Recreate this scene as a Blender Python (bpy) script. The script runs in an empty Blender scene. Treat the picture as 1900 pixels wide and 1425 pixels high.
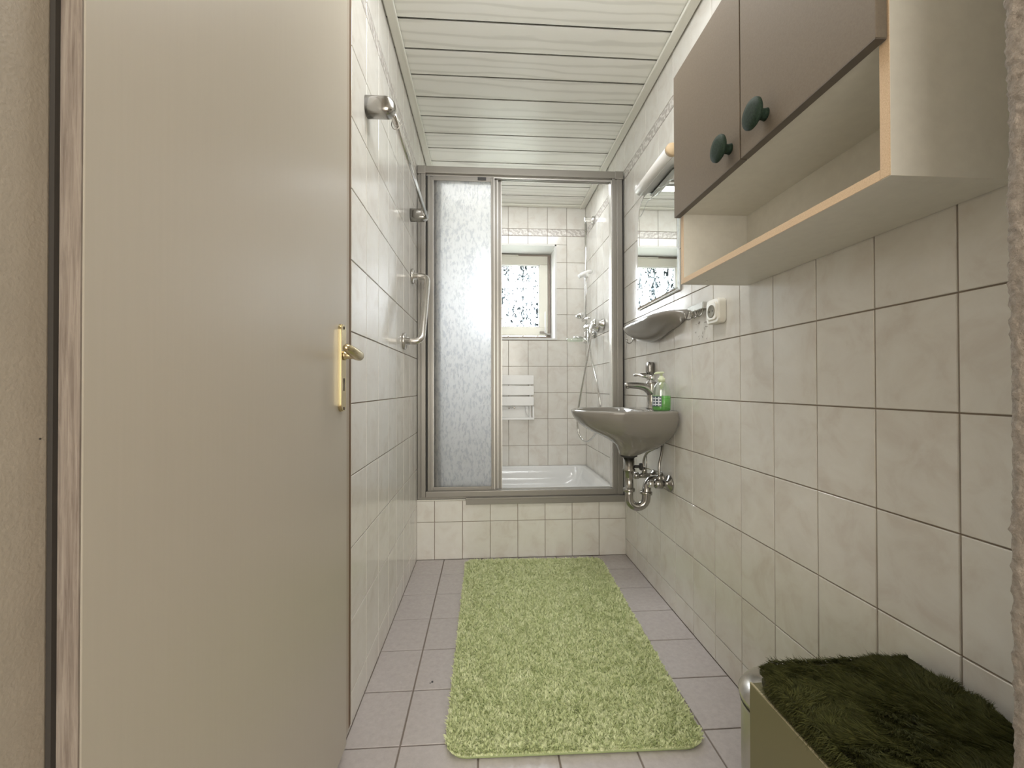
import bpy, bmesh, math, random
import numpy as np
from mathutils import Vector, Matrix, noise

random.seed(7)
PI = math.pi
scn = bpy.context.scene
C = scn.collection

# ------------------------------------------------------------------ camera, world, light, exposure
XR, XL, YA, YB, ZC = 0.7909, -0.3745, 2.350, 3.280, 2.360
cam_d = bpy.data.cameras.new('camera')
cam_d.sensor_fit = 'HORIZONTAL'; cam_d.sensor_width = 36.0
cam_d.lens = 786.286 * 36.0 / 1900.0
cam_d.clip_start = 0.02
cam = bpy.data.objects.new('camera', cam_d); C.objects.link(cam)
_R = Vector((0.99798824, -0.06336821, -0.00198708)); _U = Vector((0.00147089, -0.00819159, 0.99996537))
_F = Vector((0.06338229, 0.9979566, 0.0080819))
cam.matrix_world = Matrix(((_R.x, _U.x, -_F.x, 0), (_R.y, _U.y, -_F.y, 0), (_R.z, _U.z, -_F.z, 0.9429), (0, 0, 0, 1)))
scn.camera = cam

W = bpy.data.worlds.new('world'); scn.world = W; W.use_nodes = True
_wt = W.node_tree; _bg = _wt.nodes['Background']
# overcast sky above, duller ground below the horizon
_tc = _wt.nodes.new('ShaderNodeTexCoord'); _sp = _wt.nodes.new('ShaderNodeSeparateXYZ'); _mr = _wt.nodes.new('ShaderNodeMapRange'); _mc = _wt.nodes.new('ShaderNodeMixRGB')
_mr.inputs['From Min'].default_value = -0.06; _mr.inputs['From Max'].default_value = 0.08
_mc.inputs[1].default_value = (0.14, 0.15, 0.125, 1); _mc.inputs[2].default_value = (0.89, 0.955, 1.0, 1)
_wt.links.new(_tc.outputs['Generated'], _sp.inputs[0]); _wt.links.new(_sp.outputs['Z'], _mr.inputs['Value'])
_wt.links.new(_mr.outputs[0], _mc.inputs[0]); _wt.links.new(_mc.outputs[0], _bg.inputs['Color'])
_bg.inputs['Strength'].default_value = 45.0

def area(name, loc, rot, sx, sy, power, col, portal=False):
    d = bpy.data.lights.new(name, 'AREA'); d.shape = 'RECTANGLE'; d.size = sx; d.size_y = sy
    d.energy = power; d.color = col
    if portal: d.cycles.is_portal = True
    o = bpy.data.objects.new(name, d); C.objects.link(o); o.location = loc; o.rotation_euler = rot
    return o
area('window_portal', (0.19, 3.69, 1.70), (-PI / 2, 0, 0), 0.74, 0.76, 1, (1, 1, 1), True)
area('hallway_fill', (0.15, -1.62, 1.25), (PI / 2, 0, 0), 2.0, 1.9, 44, (1.0, 0.965, 0.88))  # added fill light behind the camera, evens out the front lighting
area('bathroom_ceiling_fill', (0.2, 1.00, 2.335), (math.radians(-20), 0, 0), 0.5, 0.4, 5.0, (1.0, 0.97, 0.90))  # fill light added under the ceiling, brightens the doorway end
area('bathroom_front_fill', (0.2, 1.30, 2.335), (math.radians(30), 0, 0), 0.8, 0.12, 4.2, (0.97, 0.985, 1.0))  # added fill strip aimed towards the shower, not an actual fitting
area('shower_ceiling_fill', (0.2, 2.78, 2.29), (math.radians(12), 0, 0), 0.95, 0.20, 3.4, (0.96, 0.985, 1.0))  # unseen fill above the shower, added to lift its walls

vs = scn.view_settings
vs.view_transform = 'Standard'; vs.look = 'None'; vs.gamma = 1.0; vs.use_curve_mapping = False
vs.exposure = 0.70
cy = scn.cycles
cy.max_bounces = 14; cy.diffuse_bounces = 6; cy.glossy_bounces = 5; cy.transmission_bounces = 12; cy.transparent_max_bounces = 16
cy.use_denoising = True; cy.sample_clamp_indirect = 6.0
cy.caustics_reflective = False

# ------------------------------------------------------------------ materials
MATS = {}
def mat(name, col=(0.8, 0.8, 0.8), rough=0.5, metal=0.0, spec=0.5, coat=0.0):
    m = bpy.data.materials.new(name); m.use_nodes = True
    b = m.node_tree.nodes['Principled BSDF']
    b.inputs['Base Color'].default_value = (*col, 1); b.inputs['Roughness'].default_value = rough
    b.inputs['Metallic'].default_value = metal; b.inputs['Specular IOR Level'].default_value = spec
    b.inputs['Coat Weight'].default_value = coat
    MATS[name] = m
    return m, m.node_tree, b
def N(nt, typ, **kw):
    n = nt.nodes.new(typ)
    for k, v in kw.items():
        if k in n.inputs: n.inputs[k].default_value = v
        else: setattr(n, k, v)
    return n
def coords(nt, scale=(1, 1, 1), rand=0.0, kind='Object'):
    tc = N(nt, 'ShaderNodeTexCoord'); mp = N(nt, 'ShaderNodeMapping')
    mp.inputs['Scale'].default_value = scale
    nt.links.new(tc.outputs[kind], mp.inputs['Vector'])
    if rand:
        oi = N(nt, 'ShaderNodeObjectInfo'); mu = N(nt, 'ShaderNodeMath', operation='MULTIPLY'); mu.inputs[1].default_value = rand
        cb = N(nt, 'ShaderNodeCombineXYZ')
        nt.links.new(oi.outputs['Random'], mu.inputs[0])
        for i in range(3): nt.links.new(mu.outputs[0], cb.inputs[i])
        nt.links.new(cb.outputs[0], mp.inputs['Location'])
    return mp.outputs[0]
def noise_tex(nt, vec, scale, detail=4, rough=0.55, dist=0.0):
    n = N(nt, 'ShaderNodeTexNoise'); n.inputs['Scale'].default_value = scale; n.inputs['Detail'].default_value = detail
    n.inputs['Roughness'].default_value = rough; n.inputs['Distortion'].default_value = dist
    nt.links.new(vec, n.inputs['Vector']); return n.outputs['Fac']
def ramp(nt, fac, stops):
    r = N(nt, 'ShaderNodeValToRGB'); e = r.color_ramp.elements
    while len(e) < len(stops): e.new(0.5)
    for i, (p, c) in enumerate(stops):
        e[i].position = p; e[i].color = (*c, 1) if len(c) == 3 else c
    nt.links.new(fac, r.inputs['Fac']); return r.outputs['Color']
def bump(nt, b, h, strength, dist=0.01):
    n = N(nt, 'ShaderNodeBump'); n.inputs['Strength'].default_value = strength; n.inputs['Distance'].default_value = dist
    nt.links.new(h, n.inputs['Height']); nt.links.new(n.outputs[0], b.inputs['Normal']); return n

# glazed wall tile, cloudy cream
m, nt, b = mat('wall_tile', rough=0.14, spec=0.5)
v = coords(nt, rand=37.0)
f1 = noise_tex(nt, v, 11, 6, 0.62, 0.6)
nt.links.new(ramp(nt, f1, [(0.30, (0.63, 0.59, 0.54)), (0.48, (0.69, 0.668, 0.622)), (0.72, (0.73, 0.717, 0.678))]), b.inputs['Base Color'])
bump(nt, b, noise_tex(nt, v, 7, 2, 0.4), 0.10, 0.01)
m, nt, b = mat('border_tile', rough=0.2)
v = coords(nt)
wv = N(nt, 'ShaderNodeTexWave', wave_type='BANDS', bands_direction='DIAGONAL'); wv.inputs['Scale'].default_value = 14; wv.inputs['Distortion'].default_value = 7; wv.inputs['Detail'].default_value = 2; wv.inputs['Detail Scale'].default_value = 2.2
nt.links.new(v, wv.inputs['Vector'])
nt.links.new(ramp(nt, wv.outputs['Fac'], [(0.1, (0.48, 0.445, 0.415)), (0.6, (0.535, 0.50, 0.465)), (0.8, (0.66, 0.635, 0.60))]), b.inputs['Base Color'])
bump(nt, b, wv.outputs['Fac'], 0.35, 0.004)
m, nt, b = mat('grout', (0.30, 0.25, 0.205), 0.9)
m, nt, b = mat('floor_tile', rough=0.27, spec=0.5)
v = coords(nt, rand=21.0)
nt.links.new(ramp(nt, noise_tex(nt, v, 60, 5, 0.7), [(0.3, (0.43, 0.395, 0.39)), (0.7, (0.50, 0.465, 0.46))]), b.inputs['Base Color'])
bump(nt, b, noise_tex(nt, v, 220, 3), 0.08, 0.003)
m, nt, b = mat('floor_grout', (0.22, 0.185, 0.16), 0.9)
# embossed foil ceiling plank
m, nt, b = mat('plank', rough=0.30, spec=0.45)
v = coords(nt, (3.0, 16, 16), rand=19.0)
g = noise_tex(nt, v, 2.3, 6, 0.6, 1.8)
w2 = N(nt, 'ShaderNodeTexWave', wave_type='BANDS', bands_direction='Y'); w2.inputs['Scale'].default_value = .35; w2.inputs['Distortion'].default_value = 9; w2.inputs['Detail'].default_value = 3
nt.links.new(v, w2.inputs['Vector'])
mx = N(nt, 'ShaderNodeMath', operation='MULTIPLY'); nt.links.new(g, mx.inputs[0]); nt.links.new(w2.outputs['Fac'], mx.inputs[1])
nt.links.new(ramp(nt, mx.outputs[0], [(0.02, (0.69, 0.685, 0.63)), (0.10, (0.79, 0.785, 0.73)), (0.6, (0.81, 0.805, 0.755))]), b.inputs['Base Color'])
bump(nt, b, noise_tex(nt, coords(nt, (6, 90, 90), rand=11.0), 3.0, 4, 0.6, 0.6), 0.16, 0.0015)
mat('cove', (0.74, 0.73, 0.66), 0.35)
mat('dark_gap', (0.035, 0.03, 0.025), 0.8)
# stucco
m, nt, b = mat('stucco', rough=0.9)
v = coords(nt)
nt.links.new(ramp(nt, noise_tex(nt, v, 170, 4, 0.7), [(0.3, (0.24, 0.205, 0.17)), (0.7, (0.40, 0.35, 0.30))]), b.inputs['Base Color'])
bump(nt, b, noise_tex(nt, v, 260, 4, 0.7), 0.8, 0.004)
mat('plaster', (0.68, 0.675, 0.655), 0.8)
mat('hall_paint', (0.62, 0.56, 0.48), 0.8)
# painted door
m, nt, b = mat('door_paint', rough=0.33, spec=0.45)
v = coords(nt, (60, 60, 1.4))
h = noise_tex(nt, v, 3.0, 5, 0.6)
nt.links.new(ramp(nt, h, [(0.3, (0.445, 0.405, 0.34)), (0.7, (0.455, 0.415, 0.35))]), b.inputs['Base Color'])
bump(nt, b, h, 0.05, 0.001)
m, nt, b = mat('door_edge', rough=0.75)
v = coords(nt, (120, 120, 5))
nt.links.new(ramp(nt, noise_tex(nt, v, 2.5, 5, 0.7, 0.5), [(0.3, (0.13, 0.10, 0.082)), (0.55, (0.24, 0.20, 0.165)), (0.75, (0.31, 0.27, 0.23))]), b.inputs['Base Color'])
m, nt, b = mat('jamb_paint', rough=0.5)
v = coords(nt)
nt.links.new(ramp(nt, noise_tex(nt, v, 9, 4, 0.6), [(0.3, (0.34, 0.30, 0.245)), (0.7, (0.38, 0.335, 0.275))]), b.inputs['Base Color'])
bump(nt, b, noise_tex(nt, v, 300, 3), 0.25, 0.002)
m, nt, b = mat('veneer_brown', (0.14, 0.085, 0.045), 0.6)
mat('lip_paint', (0.40, 0.345, 0.28), 0.5)
mat('brass', (0.62, 0.52, 0.32), 0.27, 1.0)
mat('brass_dark', (0.05, 0.035, 0.02), 0.6)
mat('chrome', (0.72, 0.71, 0.69), 0.10, 1.0)
mat('brushed_steel', (0.62, 0.59, 0.55), 0.27, 1.0)
mat('dull_chrome', (0.40, 0.385, 0.36), 0.22, 1.0)
# aluminium profile, satin anodised
m, nt, b = mat('aluminium', (0.275, 0.258, 0.232), 0.42, 0.5)
v = coords(nt, (400, 400, 2))
bump(nt, b, noise_tex(nt, v, 2, 2), 0.06, 0.001)
mat('aluminium_light', (0.66, 0.645, 0.61), 0.35, 0.6)
mat('rubber', (0.035, 0.033, 0.03), 0.7)
mat('acrylic_white', (0.72, 0.725, 0.725), 0.12)
mat('white_plastic', (0.82, 0.82, 0.81), 0.3)
mat('cream_plastic', (0.74, 0.715, 0.64), 0.35)
mat('ceramic_taupe', (0.23, 0.215, 0.19), 0.10, 0.0, 0.6)
mat('sash_paint', (0.74, 0.715, 0.635), 0.4)
mat('old_frame', (0.36, 0.305, 0.265), 0.7)
mat('iron', (0.05, 0.055, 0.06), 0.6)
m, nt, b = mat('board_front', rough=0.6, spec=0.2)
v = coords(nt)
nt.links.new(ramp(nt, noise_tex(nt, v, 300, 3, 0.7), [(0.3, (0.165, 0.135, 0.103)), (0.7, (0.19, 0.158, 0.122))]), b.inputs['Base Color'])
mat('board_front_edge', (0.12, 0.10, 0.082), 0.5)
m, nt, b = mat('board_white', rough=0.42)
v = coords(nt)
nt.links.new(ramp(nt, noise_tex(nt, v, 40, 3, 0.6), [(0.3, (0.63, 0.605, 0.54)), (0.7, (0.67, 0.645, 0.575))]), b.inputs['Base Color'])
m, nt, b = mat('board_edge', rough=0.7)
v = coords(nt)
nt.links.new(ramp(nt, noise_tex(nt, v, 500, 3, 0.8), [(0.3, (0.56, 0.40, 0.25)), (0.7, (0.74, 0.57, 0.39))]), b.inputs['Base Color'])
m, nt, b = mat('green_wood', rough=0.7, spec=0.25)
v = coords(nt)
nt.links.new(ramp(nt, noise_tex(nt, v, 260, 3, 0.8), [(0.35, (0.008, 0.018, 0.011)), (0.7, (0.024, 0.044, 0.028))]), b.inputs['Base Color'])
mat('hamper_board', (0.155, 0.142, 0.07), 0.5)
mat('hamper_edge', (0.42, 0.37, 0.24), 0.5)
m, nt, b = mat('bin_cream', rough=0.35)
b.inputs['Metallic'].default_value = 0.6; b.inputs['Base Color'].default_value = (0.52, 0.50, 0.43, 1)
mat('mirror', (0.93, 0.95, 0.93), 0.004, 1.0)
mat('mirror_etch', (0.55, 0.57, 0.56), 0.35, 0.6)
mat('tube_white', (0.86, 0.85, 0.82), 0.25)
mat('insert_grey', (0.26, 0.245, 0.20), 0.7, 0, 0.2)
mat('beech', (0.60, 0.45, 0.28), 0.5)
mat('soap_green', (0.10, 0.42, 0.06), 0.15, 0, 0.5)
mat('pump_cream', (0.66, 0.72, 0.50), 0.35)
mat('label_dark', (0.05, 0.07, 0.09), 0.4)
mat('label_light', (0.62, 0.66, 0.70), 0.4)
mat('rug_backing', (0.34, 0.40, 0.20), 0.95)
mat('fur_backing', (0.03, 0.028, 0.012), 0.95)
mat('tag_black', (0.03, 0.028, 0.026), 0.4)
mat('tag_print', (0.40, 0.38, 0.35), 0.5)

def pile_mat(name, stops, scale, rough=0.9, spec=0.1):
    m, nt, b = mat(name, rough=rough, spec=spec)
    v = coords(nt)
    f = noise_tex(nt, v, scale, 5, 0.75)
    nt.links.new(ramp(nt, f, stops), b.inputs['Base Color'])
    return m
pile_mat('rug_pile', [(0.30, (0.56, 0.62, 0.33)), (0.5, (0.70, 0.75, 0.46)), (0.72, (0.84, 0.87, 0.62))], 26)
pile_mat('fur_pile', [(0.30, (0.032, 0.032, 0.009)), (0.5, (0.052, 0.055, 0.014)), (0.74, (0.085, 0.083, 0.026))], 70, 0.7, 0.2)

def mixmat(name, parts):
    """parts: list of (weight, kind, colour, roughness); shaders mixed one after another"""
    m = bpy.data.materials.new(name); m.use_nodes = True; nt = m.node_tree
    for n in list(nt.nodes): nt.nodes.remove(n)
    out = N(nt, 'ShaderNodeOutputMaterial'); cur = None; tot = 0; nodes = []
    for w, kind, col, r in parts:
        s = nt.nodes.new({'transparent': 'ShaderNodeBsdfTransparent', 'translucent': 'ShaderNodeBsdfTranslucent', 'glossy': 'ShaderNodeBsdfAnisotropic',
                          'refraction': 'ShaderNodeBsdfRefraction', 'diffuse': 'ShaderNodeBsdfDiffuse', 'glass': 'ShaderNodeBsdfGlass'}[kind])
        s.inputs['Color'].default_value = (*col, 1)
        if 'Roughness' in s.inputs and kind != 'diffuse': s.inputs['Roughness'].default_value = r
        if 'IOR' in s.inputs: s.inputs['IOR'].default_value = 1.35
        nodes.append(s); tot += w
        if cur is None: cur = s.outputs[0]
        else:
            mx = N(nt, 'ShaderNodeMixShader'); mx.inputs[0].default_value = w / tot
            nt.links.new(cur, mx.inputs[1]); nt.links.new(s.outputs[0], mx.inputs[2]); cur = mx.outputs[0]
    nt.links.new(cur, out.inputs['Surface']); MATS[name] = m
    return m, nt, nodes
# rippled obscure window pane: lets light through, the ripple darkens it in a branching pattern
m, nt, nd = mixmat('window_pane', [(0.90, 'transparent', (1, 1, 1), 0), (0.045, 'translucent', (0.75, 0.83, 0.88), 0), (0.055, 'glossy', (1, 1, 1), 0.05)])
v = coords(nt, (1.5, 1, 0.8))
vr = N(nt, 'ShaderNodeTexVoronoi', feature='DISTANCE_TO_EDGE'); vr.inputs['Scale'].default_value = 34
dn = N(nt, 'ShaderNodeTexNoise'); dn.inputs['Scale'].default_value = 13; dn.inputs['Detail'].default_value = 4
md = N(nt, 'ShaderNodeMixRGB'); md.inputs[0].default_value = 0.16
nt.links.new(v, dn.inputs['Vector']); nt.links.new(v, md.inputs[1]); nt.links.new(dn.outputs['Color'], md.inputs[2]); nt.links.new(md.outputs[0], vr.inputs['Vector'])
sm_ = noise_tex(nt, md.outputs[0], 26, 3, 0.6, 1.4)
ad = N(nt, 'ShaderNodeMath', operation='MULTIPLY_ADD'); ad.inputs[1].default_value = 0.55
nt.links.new(vr.outputs['Distance'], ad.inputs[0]); nt.links.new(sm_, ad.inputs[2])
rc = ramp(nt, ad.outputs[0], [(0.46, (0.0085, 0.0110, 0.0122)), (0.53, (0.013, 0.0150, 0.0158)), (0.57, (1, 1, 1))])
nt.links.new(rc, nd[0].inputs['Color'])
# frosted structured acrylic of the shower doors
m, nt, nd = mixmat('frosted', [(0.20, 'transparent', (0.99, 0.99, 0.99), 0), (0.30, 'glass', (1, 1, 1), 0.36), (0.50, 'translucent', (1, 1, 1), 0)])
v = coords(nt, (1, 1, 0.45))
hb = noise_tex(nt, v, 95, 2, 0.5, 0.4)
bp_ = N(nt, 'ShaderNodeBump'); bp_.inputs['Strength'].default_value = 0.55; bp_.inputs['Distance'].default_value = 0.006
nt.links.new(hb, bp_.inputs['Height'])
dap = ramp(nt, hb, [(0.36, (0.82, 0.83, 0.85)), (0.48, (0.96, 0.96, 0.96)), (0.56, (1, 1, 1))])
for n_ in nd[1:]: nt.links.new(dap, n_.inputs['Color'])
for n_ in nd[1:]: nt.links.new(bp_.outputs[0], n_.inputs['Normal'])
mixmat('frosted_inner', [(0.66, 'transparent', (1, 1, 1), 0), (0.24, 'glass', (1, 1, 1), 0.30), (0.10, 'translucent', (1, 1, 1), 0)])
mixmat('clear_plastic', [(0.80, 'transparent', (0.93, 0.96, 0.91), 0), (0.07, 'translucent', (0.9, 0.95, 0.88), 0), (0.13, 'glossy', (1, 1, 1), 0.06)])

# ------------------------------------------------------------------ mesh helpers
ORG = Vector((0, 0, 0))
class MB:
    def __init__(s): s.v = []; s.f = []; s.sm = []
    def add(s, vs_, fs, smooth=False):
        o = len(s.v); s.v += [tuple(p) for p in vs_]; s.f += [tuple(i + o for i in q) for q in fs]; s.sm += [smooth] * len(fs); return s
    def box(s, x0, x1, y0, y1, z0, z1, ch=0.0):
        if x0 > x1: x0, x1 = x1, x0
        if y0 > y1: y0, y1 = y1, y0
        if z0 > z1: z0, z1 = z1, z0
        if ch <= 0:
            vs_ = [(x, y, z) for z in (z0, z1) for y in (y0, y1) for x in (x0, x1)]
            s.add(vs_, [(0, 2, 3, 1), (4, 5, 7, 6), (0, 1, 5, 4), (2, 6, 7, 3), (0, 4, 6, 2), (1, 3, 7, 5)]); return s
        c = min(ch, (x1 - x0) * .45, (y1 - y0) * .45, (z1 - z0) * .45)
        bm = bmesh.new(); bmesh.ops.create_cube(bm, size=1)
        for q in bm.verts: q.co = Vector(((x0 + x1) / 2 + q.co.x * (x1 - x0), (y0 + y1) / 2 + q.co.y * (y1 - y0), (z0 + z1) / 2 + q.co.z * (z1 - z0)))
        bmesh.ops.bevel(bm, geom=list(bm.edges), offset=c, segments=2, affect='EDGES', profile=0.6)
        s.bm(bm); return s
    def bm(s, bm, smooth=False, mtx=None):
        bm.verts.index_update()
        s.add([(mtx @ q.co if mtx else q.co) for q in bm.verts], [[w.index for w in f.verts] for f in bm.faces], smooth); bm.free(); return s
    def ring_loft(s, rings, closed=True, cap0=True, cap1=True, smooth=True):
        n = len(rings[0]); vs_ = [p for r in rings for p in r]; fs = []
        for i in range(len(rings) - 1):
            for j in range(n if closed else n - 1):
                a = i * n + j; b_ = i * n + (j + 1) % n
                fs.append((a, b_, b_ + n, a + n))
        if cap0: fs.append(tuple(reversed(range(n))))
        if cap1: fs.append(tuple(range((len(rings) - 1) * n, len(rings) * n)))
        s.add(vs_, fs, smooth); return s
    def tube(s, pts, r, n=12, cap=True, smooth=True):
        pts = [Vector(p) for p in pts]; k = len(pts)
        rr = r if isinstance(r, (list, tuple)) else [r] * k
        t0 = (pts[1] - pts[0]).normalized(); up = Vector((0, 0, 1)) if abs(t0.z) < 0.9 else Vector((1, 0, 0))
        nx = t0.cross(up).normalized(); rings = []
        for i in range(k):
            if i == 0: t = pts[1] - pts[0]
            elif i == k - 1: t = pts[-1] - pts[-2]
            else: t = (pts[i] - pts[i - 1]).normalized() + (pts[i + 1] - pts[i]).normalized()
            t.normalize(); nx = (nx - t * nx.dot(t)).normalized(); ny = t.cross(nx)
            rings.append([pts[i] + nx * rr[i] * math.cos(a) + ny * rr[i] * math.sin(a) for a in [2 * PI * j / n for j in range(n)]])
        return s.ring_loft(rings, True, cap, cap, smooth)
    def lathe(s, org, axis, prof, n=24, smooth=True, cap=True):
        """prof: list of (distance along axis, radius)"""
        a = Vector(axis).normalized(); up = Vector((0, 0, 1)) if abs(a.z) < 0.9 else Vector((1, 0, 0))
        ux = a.cross(up).normalized(); uy = a.cross(ux); o = Vector(org)
        rings = [[o + a * d + (ux * math.cos(t) + uy * math.sin(t)) * max(r, 1e-5) for t in [2 * PI * j / n for j in range(n)]] for d, r in prof]
        return s.ring_loft(rings, True, cap, cap, smooth)
    def prism(s, poly, axis, a, b_, smooth=False):
        """poly 2-D; axis 'x','y','z' extruded from a to b_"""
        def P(p, q): return {'x': (q, p[0], p[1]), 'y': (p[0], q, p[1]), 'z': (p[0], p[1], q)}[axis]
        n = len(poly); vs_ = [P(p, a) for p in poly] + [P(p, b_) for p in poly]
        fs = [tuple(range(n)), tuple(reversed(range(n, 2 * n)))] + [(j, j + n, (j + 1) % n + n, (j + 1) % n) for j in range(n)]
        s.add(vs_, fs, smooth); return s
    def build(s, name, m, parent=None, label=None, kind=None, auto=None):
        me = bpy.data.meshes.new(name)
        o_ = ORG
        me.from_pydata([(p[0] - o_.x, p[1] - o_.y, p[2] - o_.z) for p in s.v], [], s.f)
        me.polygons.foreach_set('use_smooth', s.sm)
        bm = bmesh.new(); bm.from_mesh(me); bmesh.ops.recalc_face_normals(bm, faces=bm.faces); bm.to_mesh(me); bm.free()
        me.materials.append(MATS[m]); me.update()
        o = bpy.data.objects.new(name, me); C.objects.link(o)
        if parent is not None: o.parent = parent
        else: o.location = ORG
        if label: o['label'] = label
        if kind: o['kind'] = kind
        return o
def thing(name, label, cat, loc=(0, 0, 0), group=None, kind=None):
    global ORG
    o = bpy.data.objects.new(name, None); C.objects.link(o); o.location = loc; o.empty_display_size = 0.05
    o['label'] = label
    if cat: o['category'] = cat
    if group: o['group'] = group
    if kind: o['kind'] = kind
    ORG = Vector(loc); return o
def world():
    global ORG
    ORG = Vector((0, 0, 0))
def struct(name, label):
    world()
    o = bpy.data.objects.new(name, None); C.objects.link(o); o['label'] = label; o['kind'] = 'structure'; return o
def arc(c, r, a0, a1, n, plane='xz'):
    out = []
    for i in range(n + 1):
        a = a0 + (a1 - a0) * i / n; p, q = r * math.cos(a), r * math.sin(a)
        out.append({'xz': (c[0] + p, c[1], c[2] + q), 'yz': (c[0], c[1] + p, c[2] + q), 'xy': (c[0] + p, c[1] + q, c[2])}[plane])
    return out
def fillet(pts, r, n=6):
    """round the corners of a polyline"""
    P = [Vector(p) for p in pts]; out = [P[0]]
    for i in range(1, len(P) - 1):
        a = (P[i - 1] - P[i]); b_ = (P[i + 1] - P[i]); rr = min(r, a.length * .49, b_.length * .49)
        s_, e = P[i] + a.normalized() * rr, P[i] + b_.normalized() * rr
        for k in range(n + 1):
            t = k / n; out.append(s_ * (1 - t) ** 2 + P[i] * 2 * t * (1 - t) + e * t * t)
    out.append(P[-1]); return out
def rrect(x0, x1, y0, y1, r, n=5):
    out = []
    for cx, cy_, a in ((x1 - r, y1 - r, 0), (x0 + r, y1 - r, PI / 2), (x0 + r, y0 + r, PI), (x1 - r, y0 + r, 1.5 * PI)):
        for i in range(n + 1):
            t = a + PI / 2 * i / n; out.append((cx + r * math.cos(t), cy_ + r * math.sin(t)))
    return out

# tiles: one small chamfered slab per tile, shared mesh per size
TILE_CACHE = {}
def tile_mesh(w, h, t, ch, m):
    key = (round(w, 4), round(h, 4), t, ch, m)
    if key not in TILE_CACHE:
        me = bpy.data.meshes.new('tile')
        a, b_ = w / 2, h / 2
        def R(dx, z): return [(-a + dx, -b_ + dx, z), (a - dx, -b_ + dx, z), (a - dx, b_ - dx, z), (-a + dx, b_ - dx, z)]
        vs_ = R(0, 0) + R(0, t - ch) + R(ch, t)
        fs = [(8, 9, 10, 11)]
        for k in (0, 4):
            for j in range(4): fs.append((k + j, k + (j + 1) % 4, k + (j + 1) % 4 + 4, k + j + 4))
        me.from_pydata(vs_, [], fs); me.materials.append(MATS[m]); me.update(); TILE_CACHE[key] = me
    return TILE_CACHE[key]
AX = {'-x': ((0, -1, 0), (0, 0, 1), (-1, 0, 0)), '+x': ((0, 1, 0), (0, 0, 1), (1, 0, 0)), '-y': ((1, 0, 0), (0, 0, 1), (0, -1, 0)), '+z': ((1, 0, 0), (0, 1, 0), (0, 0, 1)), '-z': ((1, 0, 0), (0, -1, 0), (0, 0, -1))}
def tile(parent, nrm, plane, u0, u1, v0, v1, name='tile', m='wall_tile', t=0.004, ch=0.0012, gap=0.003, tilt=0.0012):
    """slab on plane; (u,v) are world coords along the two in-plane axes"""
    if u1 - u0 < 0.012 or v1 - v0 < 0.008: return
    U, V, Nn = [Vector(q) for q in AX[nrm]]
    me = tile_mesh(u1 - u0 - gap, v1 - v0 - gap, t, ch, m)
    uc, vc = (u0 + u1) / 2, (v0 + v1) / 2
    if nrm in ('-x', '+x'): p = Vector((plane, uc, vc))
    elif nrm == '-y': p = Vector((uc, plane, vc))
    else: p = Vector((uc, vc, plane))
    o = bpy.data.objects.new(name, me); C.objects.link(o); o.parent = parent
    rx, ry = random.uniform(-tilt, tilt), random.uniform(-tilt, tilt)
    rot = Matrix((U, V, Nn)).transposed().to_4x4()
    o.matrix_local = Matrix.Translation(p) @ rot @ Matrix.Rotation(rx, 4, 'X') @ Matrix.Rotation(ry, 4, 'Y')
    return o

# ------------------------------------------------------------------ room shell
T = 0.004
rows = [0.0] + [0.0905 + 0.202 * k for k in range(10)] + [2.120, 2.170, ZC]
# right wall
wr = struct('wall_right', 'right bathroom wall of cloudy cream tiles with a patterned border')
MB().box(XR + T - 0.001, XR + 0.12, 0.40, YB + 0.30, 0, ZC + 0.04).build('wall_backing', 'grout', wr)
ys = [0.6602 + 0.152 * k for k in range(-2, 18)]
ys = [0.41] + [y for y in ys if 0.42 < y < YB - 0.01] + [YB]
for i in range(len(ys) - 1):
    for j in range(len(rows) - 1):
        if rows[j + 1] < 0.30 and ys[i] > 2.39: continue
        bd = (j == len(rows) - 3)
        tile(wr, '-x', XR + T - 0.001, ys[i], ys[i + 1], rows[j], rows[j + 1], 'border_tile' if bd else 'tile', 'border_tile' if bd else 'wall_tile')
# left wall
wl = struct('wall_left', 'left bathroom wall of glossy cloudy cream tiles behind the open door')
MB().box(XL - 0.12, XL - T + 0.001, 0.40, YB + 0.30, 0, ZC + 0.04).build('wall_backing', 'grout', wl)
ys = [1.3633 + 0.1518 * k for k in range(-3, 14)]
ys = [y for y in ys if y < YB - 0.01] + [YB]
for i in range(len(ys) - 1):
    for j in range(len(rows) - 1):
        if rows[j + 1] < 0.30 and ys[i] > 2.39: continue
        bd = (j == len(rows) - 3)
        tile(wl, '+x', XL - T + 0.001, ys[i], ys[i + 1], rows[j], rows[j + 1], 'border_tile' if bd else 'tile', 'border_tile' if bd else 'wall_tile')
# back wall with window recess
WX0, WX1, WZ0, WZ1 = -0.175, 0.558, 1.314, 2.060
wb = struct('wall_back', 'back wall of the shower, cream tiles around the window recess')
mb = MB()
yb0 = YB + T - 0.001
mb.box(XL - .12, WX0, yb0, YB + .38, 0, ZC + .04).box(WX1, XR + .12, yb0, YB + .38, 0, ZC + .04)
mb.box(WX0, WX1, yb0, YB + .38, 0, WZ0).box(WX0, WX1, yb0, YB + .38, WZ1, ZC + .04)
mb.build('wall_backing', 'grout', wb)
mb = MB()  # plastered reveal
mb.box(WX0 - .001, WX0 + .012, YB - 0.001, YB + .378, WZ0, WZ1).box(WX1 - .012, WX1 + .001, YB - 0.001, YB + .378, WZ0, WZ1)
mb.box(WX0, WX1, YB - 0.001, YB + .378, WZ1 - .012, WZ1 + .001)
mb.build('reveal', 'plaster', wb)
MB().box(WX0 - .004, WX1 + .004, YB - 0.006, YB + .24, WZ0 - .002, WZ0 + .012, .002).build('window_ledge', 'plaster', wb)
xs = [XL, -0.277, -0.124, 0.029, 0.182, 0.335, 0.488, 0.641, XR]
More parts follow.
